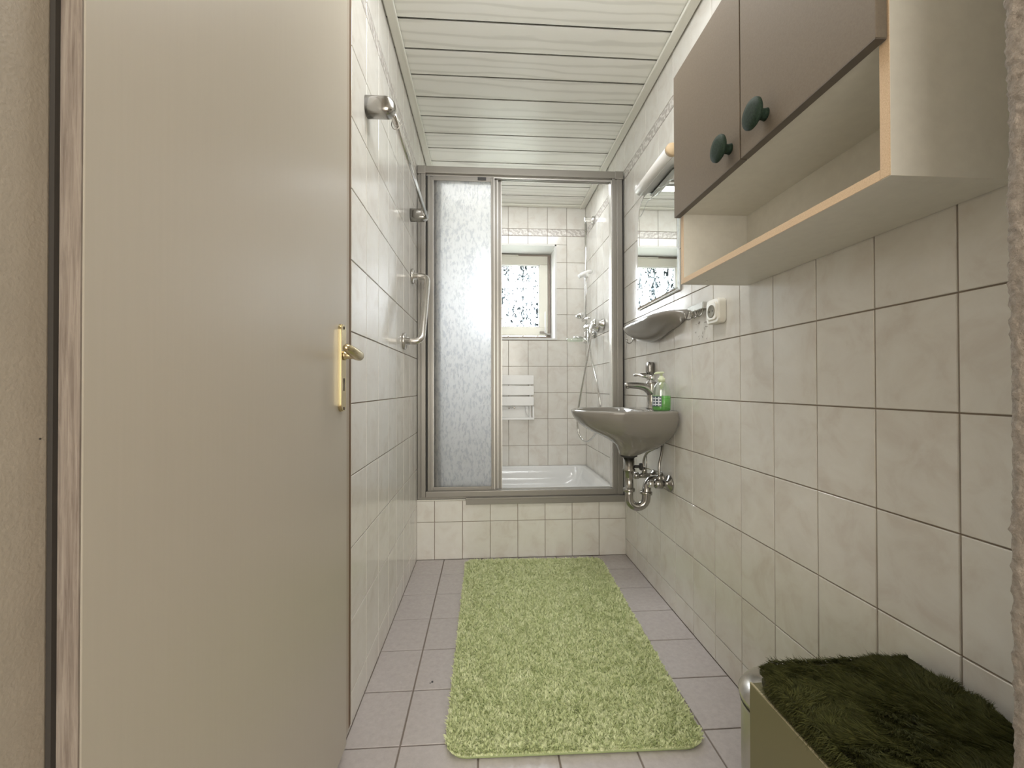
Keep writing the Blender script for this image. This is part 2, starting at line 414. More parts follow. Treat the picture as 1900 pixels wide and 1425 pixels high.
zr = [0.20, 0.492, 0.699, 0.902, 1.106, 1.309, 1.511, 1.715, 1.919, 2.125, 2.180, ZC]
for i in range(len(xs) - 1):
    for j in range(len(zr) - 1):
        u0, u1, v0, v1 = xs[i], xs[i + 1], zr[j], zr[j + 1]
        bd = (j == len(zr) - 3)
        nm = 'border_tile' if bd else 'tile'
        if u1 > WX0 + .005 and u0 < WX1 - .005 and v1 > WZ0 + .005 and v0 < WZ1 - .005:
            if v1 > WZ1: tile(wb, '-y', yb0, u0, u1, WZ1 - .001, v1, nm)
            vt = min(v1, WZ1)
            if u0 < WX0: tile(wb, '-y', yb0, u0, WX0 + .001, v0, vt, nm)
            if u1 > WX1: tile(wb, '-y', yb0, WX1 - .001, u1, v0, vt, nm)
            continue
        tile(wb, '-y', yb0, u0, u1, v0, v1, nm, nm if bd else 'wall_tile')
# floor
fl = struct('floor', 'lilac grey square floor tiles with brown grout')
MB().box(-1.1, 1.5, -1.7, YB + .3, -0.10, -0.003).build('floor_slab', 'floor_grout', fl)
fx = [XL] + [x for x in [-0.2246 + 0.2054 * k for k in range(-1, 6)] if XL + .01 < x < XR - .01] + [XR]
fy = [1.138 + 0.2054 * k for k in range(-4, 6)] + [YA]
for i in range(len(fx) - 1):
    for j in range(len(fy) - 1):
        tile(fl, '+z', -0.004, fx[i], fx[i + 1], fy[j], fy[j + 1], m='floor_tile', t=0.0045, ch=0.001, gap=0.0045, tilt=0.001)
# shower apron
ap = struct('wall_apron', 'low tiled wall under the shower enclosure')
MB().box(XL, XR, YA + T - .001, YA + .066, 0, 0.322).build('wall_backing', 'grout', ap)
ax = [XL] + [-0.2775 + 0.1525 * k for k in range(7)] + [XR]
for i in range(len(ax) - 1):
    for v0, v1 in ((0.0, 0.205), (0.205, 0.322)):
        tile(ap, '-y', YA + T - .001, ax[i], ax[i + 1], v0, v1)
# ceiling
ce = struct('ceiling', 'white embossed wood grain panel ceiling with dark joints')
MB().box(XL - .12, XR + .12, 0.38, YB + .30, ZC + .016, ZC + .08).build('ceiling_backing', 'dark_gap', ce)
py = [1.6365 + 0.14685 * k for k in range(-9, 12)]
py = [0.40] + [y for y in py if .42 < y < YB - .02] + [YB]
for i in range(len(py) - 1):
    y0, y1 = py[i] + .003, py[i + 1] - .003
    mb = MB()
    mb.add([(-0.5825, y0 + .009, ZC + .014), (-0.5825, y0 + .003, ZC + .004), (-0.5825, y0 + .001, ZC), (-0.5825, y1 - .003, ZC), (-0.5825, y1, ZC + .002), (-0.5825, y1, ZC + .014)] +
           [(0.5825, y0 + .009, ZC + .014), (0.5825, y0 + .003, ZC + .004), (0.5825, y0 + .001, ZC), (0.5825, y1 - .003, ZC), (0.5825, y1, ZC + .002), (0.5825, y1, ZC + .014)],
           [(k, k + 1, k + 7, k + 6) for k in range(5)] + [(5, 0, 6, 11), (0, 1, 2, 3, 4, 5), (11, 10, 9, 8, 7, 6)])
    ORG = Vector((0, (y0 + y1) / 2, ZC))
    o = mb.build('plank', 'plank', ce); o.location = (0.208, ORG.y, ZC); world()
for nm, x0, x1, lab in (('trim_1', XR - .043, XR - .006, 'white cove strip between ceiling panels and right wall'), ('trim_2', XL + .006, XL + .039, 'white cove strip between ceiling panels and left wall')):
    mb = MB(); mb.box(x0, x1, .40, YB - .004, ZC - .013, ZC - .001, .003)
    xi = x0 if x0 > 0 else x1
    mb.box(xi - .004, xi + .004, .40, YB - .004, ZC - .018, ZC - .003, .0015)
    o = mb.build(nm, 'cove'); o['label'] = lab; o['kind'] = 'structure'
mb = MB(); mb.box(XL + .04, XR - .045, YB - .042, YB - .006, ZC - .013, ZC - .001, .003)
o = mb.build('trim_3', 'cove'); o['label'] = 'white cove strip between ceiling panels and back wall'; o['kind'] = 'structure'

# stucco wall at the doorway, right of the camera
def stucco_wall():
    mb = MB()
    x0, yb_, y1 = 0.5275, -0.10, 0.400
    prof = [(x0, yb_)]
    y = yb_
    while y < y1 - .012:
        y += 0.02 if y < .28 else 0.003; prof.append((x0, min(y, y1 - .012)))
    for i in range(1, 5):
        a = PI - PI / 2 * i / 4; prof.append((x0 + .012 + .012 * math.cos(a), y1 - .012 + .012 * math.sin(a)))
    for i in range(1, 24): prof.append((x0 + .012 + i * .004 if i < 12 else x0 + .06 + (i - 12) * .022, y1))
    prof.append((XR + .12, y1)); prof.append((XR + .12, yb_))
    nz = 560; rings = []
    for k in range(nz + 1):
        z = 2.05 * k / nz; r = []
        for i, (px, py_) in enumerate(prof):
            d = 0
            if i < len(prof) - 2:
                q = Vector((px * 90, py_ * 90, z * 90))
                d = 0.0020 * noise.noise(q * 1.5) + 0.0012 * noise.noise(q * 3.1) + 0.0012 * noise.noise(Vector((z * 7, 3, py_ * 6)))
            s_ = -1 if i < 60 else 0
            r.append((px + (-d if py_ < y1 - .001 else 0), py_ + (d if py_ > y1 - .012 else 0), z))
        rings.append(r)
    mb.ring_loft(rings, True, True, True, True)
    o = mb.build('wall_front', 'stucco'); o['label'] = 'rough stucco wall end at the right edge of the doorway'; o['kind'] = 'structure'
stucco_wall()
MB().box(.552, XR + .005, .4005, .4045, 0, ZC).build('wall_entry_bounce', 'plaster')['kind'] = 'structure'  # unseen white liner, added to bounce light onto the cabinet side
mb = MB(); mb.box(XL - .12, XR + .12, -0.10, .395, 2.05, ZC + .08)
o = mb.build('wall_lintel', 'hall_paint'); o['label'] = 'wall above the doorway'; o['kind'] = 'structure'
# hallway shell behind the camera
mb = MB()
mb.box(-1.10, -1.0, -1.7, -.10, 0, 2.45).box(1.4, 1.5, -1.7, -.10, 0, 2.45).box(-1.1, 1.5, -1.8, -1.7, 0, 2.45)
mb.box(-1.1, -.44, -.10, -.02, 0, 2.45).box(XR + .10, 1.5, -.10, 0, 0, 2.45).box(-1.1, 1.5, -.10, -.02, 2.30, 2.45)
o = mb.build('wall_hallway', 'hall_paint'); o['label'] = 'plain painted hallway walls around the doorway'; o['kind'] = 'structure'
MB().box(-1.1, 1.5, -1.8, -.02, 2.45, 2.52).build('ceiling_hallway', 'plaster')['kind'] = 'structure'
# door frame jamb on the left
jb = struct('trim_4', 'cream painted door jamb at the left edge of the picture')
MB().box(-.46, -.3775, -.10, .392, 0, 2.05, .002).build('jamb', 'jamb_paint', jb)
MB().box(-.46, -.3735, .3915, .3965, 0, 2.05).build('shadow_gap', 'dark_gap', jb)
mb = MB()
for yy, zz in ((.350, 0.815), (.349, 0.718), (.385, .90)):
    mb.lathe((-.3776, yy, zz), (1, 0, 0), [(0, .0009), (.0006, .0008), (.0009, .0003)], 8)
mb.build('nail_hole', 'dark_gap', jb, 'dark pin head')

# ------------------------------------------------------------------ door
dr = struct('door_1', 'open cream bathroom door leaf standing against the left wall')
MB().box(-.3725, -.355, .3975, 1.115, .030, 2.03, .0015).build('leaf', 'door_paint', dr)
MB().box(-.3732, -.3555, .3958, .3975, .030, 2.03).build('hinge_edge', 'door_edge', dr, 'bare greyish brown wood edge on the hinge side')
MB().box(-.3725, -.3660, 1.115, 1.168, .030, 2.03, .001).build('lip', 'lip_paint', dr, 'set back rebate lip along the free edge')
MB().box(-.3725, -.3655, 1.168, 1.184, .030, 2.03, .001).build('lip_edge', 'veneer_brown', dr, 'worn brown edge of the lip')
# brass plate and lever
pl = [(1.066 + p, z) for p, z in [(q[0], q[1]) for q in rrect(-.0185, .0185, .884, 1.100, .0180, 8)]]
mb = MB(); mb.prism(pl, 'x', -.355, -.350)
pl2 = [(1.066 + q[0], q[1]) for q in rrect(-.0165, .0165, .886, 1.098, .016, 8)]
mb.prism(pl2, 'x', -.350, -.3462)
hp = mb.build('handle_plate', 'brass', dr)
mb = MB(); mb.prism([(1.066 + p, z) for p, z in [(.0025, .935), (-.0025, .935), (-.003, .955), (-.0045, .960), (-.003, .966), (.003, .966), (.0045, .960), (.003, .955)]], 'x', -.3462, -.3455)
for zz in (.892, 1.090): mb.lathe((-.3462, 1.066, zz), (1, 0, 0), [(0, .004), (.001, .004), (.0015, .002)], 12)
mb.build('keyhole', 'brass_dark', hp, 'dark keyhole and screws')
mb = MB()
mb.lathe((-.3465, 1.066, 1.022), (1, 0, 0), [(0, .0115), (.004, .0115), (.006, .0085), (.030, .0085), (.036, .010)], 20)
P0 = [(-.3085, 1.072, 1.021), (-.3085, 1.060, 1.021), (-.3075, 1.04, 1.0225), (-.306, 1.01, 1.0255), (-.3065, .985, 1.029), (-.309, .968, 1.032), (-.3105, .960, 1.033)]
mb.tube(P0, [.006, .0125, .0135, .0125, .0115, .0095, .004], 20)
mb.build('lever', 'brass', dr, 'polished brass lever handle')

# ------------------------------------------------------------------ window
wn = struct('window_1', 'small cream window with rippled glass above the shower seat')
yf = 3.50
def ring(mb, x0, x1, z0, z1, w, y0, y1, ch=.003):
    mb.box(x0, x1, y0, y1, z1 - w, z1, ch).box(x0, x1, y0, y1, z0, z0 + w, ch)
    mb.box(x0, x0 + w, y0, y1, z0 + w, z1 - w, ch).box(x1 - w, x1, y0, y1, z0 + w, z1 - w, ch)
mb = MB(); ring(mb, WX0 + .004, WX1 - .008, 1.326, 2.052, .042, yf + .004, yf + .07)
mb.build('outer_frame', 'old_frame', wn, 'weathered brown outer frame')
SX0, SX1, SZ0, SZ1 = -.128, .519, 1.373, 2.028
PX0, PX1, PZ0, PZ1 = -.047, .442, 1.447, 1.950
mb = MB()
mb.box(SX0, SX1, yf - .022, yf + .03, PZ1 + .008, SZ1, .003).box(SX0, SX1, yf - .022, yf + .03, SZ0, PZ0 - .008, .003)
mb.box(SX0, PX0 - .008, yf - .022, yf + .03, PZ0 - .008, PZ1 + .008, .003).box(PX1 + .008, SX1, yf - .022, yf + .03, PZ0 - .008, PZ1 + .008, .003)
sash = mb.build('sash', 'sash_paint', wn)
mb = MB(); ring(mb, PX0 - .008, PX1 + .008, PZ0 - .008, PZ1 + .008, .009, yf - .016, yf + .02, .002)
mb.build('glazing_bead', 'white_plastic', sash)
MB().box(PX0 - .002, PX1 + .002, yf - .001, yf + .003, PZ0 - .002, PZ1 + .002).build('pane', 'window_pane', sash)
mb = MB(); mb.box(.10, .275, yf - .03, yf - .018, 2.024, 2.036, .002)
mb.build('top_fitting', 'cream_plastic', wn)
mb = MB(); mb.box(.275, .545, yf - .012, yf + .002, 2.030, 2.045, .002).box(.523, .538, yf - .014, yf + .002, 1.39, 2.03, .002)
mb.build('tilt_linkage', 'old_frame', wn, 'brown metal tilt linkage in the rebate')
mb = MB(); mb.lathe((.497, yf - .022, 1.400), (0, -1, 0), [(0, .016), (.006, .016), (.010, .010), (.020, .009), (.022, .004)], 16)
mb.tube([(.496, yf - .044, 1.400), (.494, yf - .047, 1.46), (.494, yf - .047, 1.54), (.495, yf - .044, 1.565)], [.007, .0055, .0055, .004], 10)
mb.build('window_handle', 'white_plastic', sash)
mb = MB(); mb.box(.45, .50, yf - .036, yf - .022, 1.385, 1.405, .002).box(.50, .54, yf - .03, yf - .006, 1.375, 1.388, .002)
mb.build('corner_hinge', 'dull_chrome', sash, 'dull metal corner hinge')

# wrought iron grille outside the pane
g = thing('window_grille', 'wrought iron grille with scrolls outside the rippled window pane', 'grille', (.25, 3.64, 1.33))
for z in (1.40, 2.00): MB().box(WX0 + .011, WX1 - .011, 3.634, 3.642, z - .008, z + .008).build('rail', 'iron', g)
for x in (-.055, .070, .200, .328, .455):
    MB().box(x - .007, x + .007, 3.629, 3.643, 1.33, 2.05, .001).build('bar', 'iron', g)
for x in (.070, .328):
    for sg in (-1, 1):
        for zz in (1.50, 1.87):
            pts = []
            for i in range(33):
                t = i / 32; a = 0.35 * PI + (t - .5) * 2 * PI * 1.0
                # C-scroll with curled ends
                ang = (t - .5) * 3.6 * PI
                rad = .030 * (1 - .55 * abs(t - .5) * 2)
                cz = .026 * math.copysign(1, t - .5) if abs(t - .5) > .14 else .026 * (t - .5) / .14
                pts.append((x + sg * (.036 - rad * math.cos(ang * .62)), 3.636, zz + cz + rad * math.sin(ang * .62) * .8))
            mb = MB(); mb.tube(pts, .0060, 6); mb.build('scroll', 'iron', g)

# ------------------------------------------------------------------ shower tray
world()
t_ = thing('shower_tray', 'white acrylic shower tray behind the sliding doors', 'shower tray', ((XL + XR) / 2, 2.83, .0))
x0, x1, y0, y1 = XL + .003, XR - .003, YA + .068, YB - .003
def rr3(ix, r, z, iy=None):
    iy = ix if iy is None else iy
    return [(p[0], p[1], z) for p in rrect(x0 + ix, x1 - ix, y0 + iy, y1 - iy, r, 6)]
mb = MB()
mb.ring_loft([rr3(0, .004, .02), rr3(0, .004, .330), rr3(.004, .008, .338), rr3(.035, .05, .338), rr3(.045, .07, .330), rr3(.062, .09, .27), rr3(.085, .11, .215), rr3(.13, .12, .192), rr3(.35, .05, .186)], True, True, True, True)
mb.build('basin', 'acrylic_white', t_)
mb = MB(); mb.lathe((.60, 3.08, .189), (0, 0, 1), [(0, .045), (.004, .043), (.006, .03), (.004, .01)], 24)
mb.build('drain', 'chrome', t_)

# ------------------------------------------------------------------ sliding shower doors
YF = 2.360
s = thing('shower_enclosure', 'grey aluminium framed sliding shower screen slid open to the left', 'shower screen', (.2, YF + .03, .34))
def prof_x(name, x0, x1, z0, z1, y0, y1, lips, m='aluminium', parent=None, label=None, ch=.002):
    mb = MB(); mb.box(x0, x1, y0, y1, z0, z1, ch)
    for a in lips: mb.box(*a, .001)
    return mb.build(name, m, parent or s, label)
# jambs
mb = MB(); mb.box(XL + .003, -.352, YF, YF + .055, .340, 2.150, .002).box(-.352, -.3265, YF - .008, YF + .05, .340, 2.150, .003).box(-.362, -.3555, YF - .006, YF, .33, 2.15, .001)
mb.build('jamb', 'aluminium', s)
mb = MB(); mb.box(.722, .748, YF - .004, YF + .05, .340, 2.150, .003).box(.746, .7795, YF - .008, YF + .055, .340, 2.155, .003).box(.752, .757, YF - .011, YF - .006, .33, 2.15, .001)
mb.build('jamb', 'aluminium', s)
mb = MB(); mb.box(.7795, XR - .001, YF + .004, YF + .03, .328, 2.150).build('gasket', 'rubber', s)
mb = MB(); mb.box(.7165, .722, YF + .002, YF + .045, .375, 2.122, .001).build('closing_strip', 'aluminium_light', s, 'bright strip along the right jamb')
mb = MB(); mb.box(XL + .003, .7795, YF - .010, YF + .056, 2.128, 2.166, .003)
mb.box(XL + .003, -.3265, YF - .012, YF + .056, 2.122, 2.1665, .003).box(.735, .784, YF - .013, YF + .058, 2.122, 2.1665, .003)
mb.build('top_rail', 'aluminium', s)
mb = MB()
for k, yy in enumerate((YF + .012, YF + .028, YF + .044)): mb.box(-.325, .720, yy, yy + .003, 2.118, 2.129)
mb.build('top_track', 'aluminium_light', s)
mb = MB(); mb.box(-.3265, .735, YF - .010, YF + .012, .340, .372, .003).box(-.352, .748, YF + .010, YF + .066, .3395, .352, .002)
mb.box(XL + .003, .7795, YF - .004, YF + .054, .3285, .341, .002)
mb.build('bottom_rail', 'aluminium', s)
mb = MB()
for yy in (YF + .018, YF + .036, YF + .054): mb.box(-.325, .720, yy, yy + .003, .352, .370)
mb.build('bottom_track', 'aluminium_light', s)
# three sliding panels
def panel(x0, x1, y, z0, z1, wl_, wr_, lab=None, pm='frosted_inner'):
    mb = MB(); t2 = .006
    mb.box(x0, x0 + wl_ * .45, y - t2, y + t2, z0, z1, .002).box(x0 + wl_ * .45, x0 + wl_, y - t2 + .002, y + t2 - .002, z0, z1, .001)
    mb.box(x1 - wr_ * .55, x1, y - t2, y + t2, z0, z1, .002).box(x1 - wr_, x1 - wr_ * .5, y - t2 + .002, y + t2 - .002, z0, z1, .001)
    mb.box(x0 + wl_, x1 - wr_, y - t2 + .001, y + t2 - .001, z1 - .026, z1, .002).box(x0 + wl_, x1 - wr_, y - t2 + .001, y + t2 - .001, z0, z0 + .020, .002)
    fr = mb.build('panel_frame', 'aluminium', s, lab)
    MB().box(x0 + wl_ - .003, x1 - wr_ + .003, y - .0012, y + .0012, z0 + .018, z1 - .024).build('frosted_pane', pm, fr)
    mb = MB(); mb.box(x0 + wl_ - .0005, x0 + wl_ + .0025, y - t2 - .001, y - t2 + .003, z0 + .02, z1 - .026).box(x1 - .0015, x1 + .0015, y - t2 - .001, y + t2, z0 + .004, z1 - .004)
    mb.build('bright_bead', 'aluminium_light', fr, 'bright bead on the stile')
    return fr
p3 = panel(-.262, .094, YF + .046, .371, 2.123, .016, .020)
p2 = panel(-.286, .072, YF + .031, .371, 2.123, .016, .020)
world(); ORG = Vector(s.location)
MB().box(-.3265, -.3175, YF + .012, YF + .045, .372, 2.122).build('gap_filler', 'rubber', s)  # black strip added to stand in for the dark gap beside the jamb
p1 = panel(-.3175, .052, YF + .016, .371, 2.123, .030, .018, None, 'frosted')
mb = MB(); mb.box(-.040, .007, YF + .0065, YF + .0105, 2.103, 2.120, .001); tg = mb.build('maker_tag', 'tag_black', p1, 'small black tag with a pale worn strip')
# pale lower strip and threshold
world()
mb = MB(); mb.box(XL + .002, -.108, YA - .003, YA + .052, .3225, .3275, .001)
o = mb.build('trim_5', 'cream_plastic'); o['label'] = 'thin cream edge strip on top of the low tiled wall'; o['kind'] = 'structure'
mb = MB(); mb.box(-.106, XR - .003, YA - .012, YA - .0005, .300, .337, .002).box(-.106, XR - .003, YA - .014, YA - .010, .327, .337, .001)
mb.lathe((.716, YA - .012, .329), (0, -1, 0), [(0, .002), (.001, .0018)], 8)
o = mb.build('threshold_strip', 'aluminium'); o['label'] = 'grey aluminium drip strip stuck along the lower edge of the shower frame'; o['category'] = 'strip'

# ------------------------------------------------------------------ folded shower seat
st = thing('shower_bench', 'white folded slatted shower seat on the back wall', 'shower seat', (.19, YB - .02, .69))
for a, b_ in ((.965, 1.036), (.883, .954), (.803, .873)):
    mb = MB(); r = rrect(.0, .373, a, b_, .008, 4)
    mb.ring_loft([[(p[0], YB - .038, p[1]) for p in r], [(p[0], YB - .052, p[1]) for p in r], [(.1865 + (p[0] - .1865) * .988, YB - .056, (a + b_) / 2 + (p[1] - (a + b_) / 2) * .94) for p in r]], True, True, True, False)
    mb.build('slat', 'white_plastic', st)
mb = MB(); mb.box(.02, .355, YB - .010, YB - .002, .712, .800, .003).box(.0, .376, YB - .050, YB - .002, .695, .712, .003)
mb.box(.34, .352, YB - .034, YB - .008, .71, 1.00, .002).box(.024, .036, YB - .034, YB - .008, .71, 1.00, .002)
mb.build('wall_bracket', 'white_plastic', st)
for xa in (.001, .364): MB().prism([(YB - .002, .712), (YB - .050, .712), (YB - .046, .75), (YB - .030, .80), (YB - .002, .80)], 'x', xa, xa + .011).build('side_bracket', 'white_plastic', st)
mb = MB(); mb.tube([(.318, YB - .036, .80), (.322, YB - .034, .76), (.334, YB - .030, .722)], [.012, .013, .008], 10)
mb.build('fold_arm', 'white_plastic', st)
mb = MB()
for xx in (.185, .205, .225): mb.lathe((xx, YB - .0105, .785), (0, -1, 0), [(0, .006 if xx == .205 else .008), (.001, .005)], 10)
mb.build('screw', 'dull_chrome', st)

# ------------------------------------------------------------------ shower rail, mixer, hose
BX, BY = .730, 3.02
sr = thing('shower_rail', 'chrome vertical shower rail near the back right corner', 'shower rail', (BX, BY, 1.30))
MB().tube([(BX, BY, 1.30), (BX, BY, 2.175)], .009, 14).build('pole', 'chrome', sr)
for z in (2.155, 1.325):
    mb = MB(); mb.box(BX - .014, XR - .018, BY - .013, BY + .013, z - .015, z + .015, .004); mb.lathe((XR - .003, BY, z), (-1, 0, 0), [(0, .028), (.012, .026), (.016, .02)], 20)
    mb.build('bracket', 'chrome', sr)
mb = MB(); mb.tube([(BX, BY, 1.735), (BX, BY, 1.775)], .017, 14); mb.tube([(BX + .045, BY, 1.782), (BX + .01, BY, 1.775), (BX - .03, BY - .01, 1.755), (BX - .055, BY - .02, 1.738)], [.012, .015, .017, .014], 14)
mb.build('slider', 'white_plastic', sr, 'white and chrome hand shower holder')
sd = thing('soap_dish', 'clear plastic soap dish with chrome clamp low on the shower rail', 'soap dish', (.66, BY, 1.28))
mb = MB(); mb.ring_loft([[(p[0], p[1], z) for p in rrect(.585 + i, .715 - i, BY - .045 + i, BY + .045 - i, .03, 6)] for i, z in ((.012, 1.272), (.0, 1.292), (.003, 1.292), (.014, 1.276))], True, True, True, True)
mb.build('dish', 'clear_plastic', sd)
mb = MB(); mb.tube([(BX, BY, 1.262), (BX, BY, 1.298)], .0185, 16)
n_ = 24; mb.tube([(.668 + .028 * math.cos(2 * PI * i / n_), BY - .01 + .028 * math.sin(2 * PI * i / n_), 1.300) for i in range(n_ + 1)], .006, 8)
mb.box(.70, .725, BY - .01, BY + .01, 1.27, 1.29, .002)
mb.build('clamp', 'chrome', sd)
MZ = 1.365
mx_ = thing('shower_mixer', 'chrome shower mixer tap on the right shower wall', 'tap', (XR, 2.84, MZ))
mb = MB(); mb.lathe((.722, 2.715, MZ), (0, 1, 0), [(0, .012), (.004, .024), (.05, .026), (.06, .020), (.19, .020), (.20, .027), (.25, .030), (.268, .024), (.272, .010)], 20)
mb.build('body', 'chrome', mx_)
for yy in (2.775, 2.915):
    mb = MB(); mb.lathe((XR - .0035, yy, MZ), (-1, 0, 0), [(0, .034), (.006, .034), (.03, .017), (.055, .014)], 20); mb.build('rosette', 'chrome', mx_)
mb = MB(); mb.tube([(.715, 2.73, MZ + .01), (.69, 2.72, MZ - .03), (.672, 2.705, MZ - .105)], [.011, .009, .005], 10); mb.build('lever', 'chrome', mx_)
def smooth_path(P, n=10):
    P = [Vector(p) for p in P]; out = []
    Q = [P[0] * 2 - P[1]] + P + [P[-1] * 2 - P[-2]]
    for i in range(1, len(Q) - 2):
        for k in range(n):
            t = k / n
            out.append(0.5 * ((2 * Q[i]) + (-Q[i - 1] + Q[i + 1]) * t + (2 * Q[i - 1] - 5 * Q[i] + 4 * Q[i + 1] - Q[i + 2]) * t * t + (-Q[i - 1] + 3 * Q[i] - 3 * Q[i + 1] + Q[i + 2]) * t ** 3))
    out.append(P[-1]); return out
world()
mb = MB()
hose = [(.712, 2.885, 1.345), (.708, 2.87, 1.27), (.715, 2.81, 1.13), (.738, 2.735, .93), (.75, 2.72, .78), (.735, 2.78, .645), (.70, 2.86, .575), (.66, 2.92, .60), (.643, 2.93, .70), (.655, 2.90, .86), (.685, 2.83, 1.10), (.705, 2.79, 1.27), (.708, 2.775, 1.345)]
mb.tube(smooth_path(hose, 10), .0068, 10)
o = mb.build('shower_hose', 'chrome'); o['label'] = 'looped silver shower hose hanging from the mixer tap'; o['category'] = 'hose'
hs = thing('hand_shower', 'small chrome hand shower resting on the mixer tap', 'hand shower', (.69, 2.97, 1.39))
mb = MB(); mb.tube([(.700, 2.79, 1.405), (.698, 2.82, 1.410), (.695, 2.87, 1.416), (.688, 2.94, 1.414)], [.008, .010, .011, .011], 12); mb.build('grip', 'chrome', hs)
mb = MB(); mb.lathe((.686, 2.972, 1.432), (-.35, .1, .93), [(0, .010), (.008, .026), (.02, .034), (.032, .034), (.035, .028)], 20); mb.build('spray_head', 'chrome', hs)

# ------------------------------------------------------------------ left wall rails
tr = thing('towel_rail', 'chrome towel rail high on the left tiled wall', 'towel rail', (XL, 1.36, 1.79))
TZ = 1.822
for yy, zc in ((1.362, 1.832), (2.152, 1.810)):
    mb = MB(); zl = zc - .030; zh = zc + .030
    pts = []
    rings = []
    for i in range(9):   # rounded box arm that ends in a half sphere
        a = PI / 2 * i / 8; rings.append([(-.312 + .030 * math.sin(a), yy + .0 + q[0] * max(math.cos(a), .02), zc + q[1] * max(math.cos(a), .02)) for q in rrect(-.026, .026, -.030, .030, .018, 5)])
    rings = [[(XL + .0005, yy + q[0], zc + q[1]) for q in rrect(-.026, .026, -.030, .030, .018, 5)]] + rings
    mb.ring_loft(rings, True, True, True, True)
    mb.build('bracket', 'dull_chrome', tr)
MB().tube([(-.293, 1.375, 1.818), (-.293, 2.150, 1.800)], .0095, 16).build('bar', 'chrome', tr)
world()
mb = MB(); c = (-.293, 1.412, 1.817)
pts = [(c[0] - .016 + 0, c[1], c[2] + .012)] + [(c[0] + .0125 * math.cos(a), c[1], c[2] + .0125 * math.sin(a)) for a in [PI * .9 - i * .0 + (-1) * 0 for i in range(0)]]
pts = [(c[0] + .0118 * math.cos(a), c[1], c[2] + .0118 * math.sin(a)) for a in [math.radians(d) for d in range(-20, 215, 15)]]
pts = list(reversed(pts))
pts = pts + [(c[0] + .006, c[1], c[2] - .018)]
hook = [(c[0] - .012, c[1], c[2] + .004), (c[0] - .0135, c[1] + .001, c[2] - .010), (c[0] - .006, c[1] + .002, c[2] - .021), (c[0] + .006, c[1] + .002, c[2] - .020), (c[0] + .016, c[1] + .001, c[2] - .008), (c[0] + .021, c[1], c[2] - .002)]
top = [(c[0] + .0118 * math.cos(math.radians(d)), c[1], c[2] + .0118 * math.sin(math.radians(d))) for d in (0, 40, 80, 120, 160)]
mb.tube(smooth_path(top + hook, 5), .0013, 8)
o = mb.build('wire_hook', 'dull_chrome'); o['label'] = 'small dark wire hook hanging on the towel rail'; o['category'] = 'hook'

gb = thing('grab_rail', 'stainless steel grab rail on the left wall beside the shower', 'grab rail', (XL, 1.96, 1.15))
A, B_ = (XL, 1.968, 1.156), (XL, 2.190, 1.512)
mb = MB(); pth = fillet([(XL + .004, A[1], A[2]), (-.290, A[1], A[2]), (-.293, B_[1], B_[2]), (XL + .004, B_[1], B_[2])], .045, 8)
mb.tube(pth, .0155, 18); mb.build('tube', 'brushed_steel', gb)
for q in (A, B_):
    mb = MB(); mb.lathe((XL + .0008, q[1], q[2]), (1, 0, 0), [(0, .038), (.008, .038), (.012, .035), (.013, .018), (.03, .0165)], 28); mb.build('flange', 'brushed_steel', gb)

# ------------------------------------------------------------------ wall cabinet
CY0, CY1, CZ0, CZ1, CXF = .571, 1.223, 1.247, 1.865, .583
cb = thing('wall_cabinet', 'taupe two door wall cabinet with open shelf on the right wall', 'cabinet', (.69, .897, CZ0))
CT = .016; CB = XR - .0035
def board(name, x0, x1, y0, y1, z0, z1, lab=None, parent=None, m='board_white'):
    return MB().box(x0, x1, y0, y1, z0, z1, .0006).build(name, m, parent or cb, lab)
sn = board('side_panel', CXF, CB, CY0, CY0 + CT, CZ0 + CT * 0, CZ1)
sf = board('side_panel', CXF, CB, CY1 - CT, CY1, CZ0, CZ1)
bo = board('bottom_panel', CXF, CB, CY0 + CT, CY1 - CT, CZ0, CZ0 + CT)
board('top_panel', CXF, CB, CY0 + CT, CY1 - CT, CZ1 - CT, CZ1)
board('shelf', CXF + .002, CB - .012, CY0 + CT, CY1 - CT, 1.450, 1.450 + CT)
board('back_panel', CB - .012, CB - .008, CY0 + CT, CY1 - CT, CZ0 + CT, CZ1 - CT)
for nm, y0, y1, z0, z1, par in (('edge_strip', CY0 + .0005, CY0 + CT - .0005, CZ0 + .001, 1.446, sn), ('edge_strip', CY1 - CT + .0005, CY1 - .0005, CZ0 + .001, 1.446, sf), ('edge_strip', CY0 + CT, CY1 - CT, CZ0 + .0005, CZ0 + CT - .0005, bo)):
    MB().box(CXF - .0012, CXF + .0002, y0, y1, z0, z1).build(nm, 'board_edge', par, 'bare tan chipboard edge')
MB().box(CXF - .0012, CXF + .0002, CY0 + .0005, CY0 + .005, 1.446, CZ1 - .001).build('edge_strip', 'board_edge', sn, 'bare tan chipboard edge')
mb = MB(); mb.lathe((.635, 1.175, CZ0 + .0002), (0, 0, -1), [(0, .003), (.0008, .003), (.001, .001)], 10).build('screw', 'dull_chrome', bo)
for y0, y1, ky in ((.8985, 1.2228, .935), (.5715, .8945, .811)):
    d = MB().box(.562, .5795, y0, y1, 1.446, 1.863, .0012).build('door', 'board_front', cb)
    MB().box(.5622, .5793, y0 + .001, y1 - .001, 1.4448, 1.4464).build('door_edge', 'board_front_edge', d, 'darker lower door edge')
    mb = MB(); mb.lathe((.562, ky, 1.489), (-1, 0, 0), [(0, .012), (.006, .0105), (.014, .0105), (.020, .016), (.023, .026), (.026, .0295), (.030, .0295), (.033, .027), (.0345, .015), (.035, .001)], 32)
    mb.build('knob', 'green_wood', d, 'dark green round wooden knob')

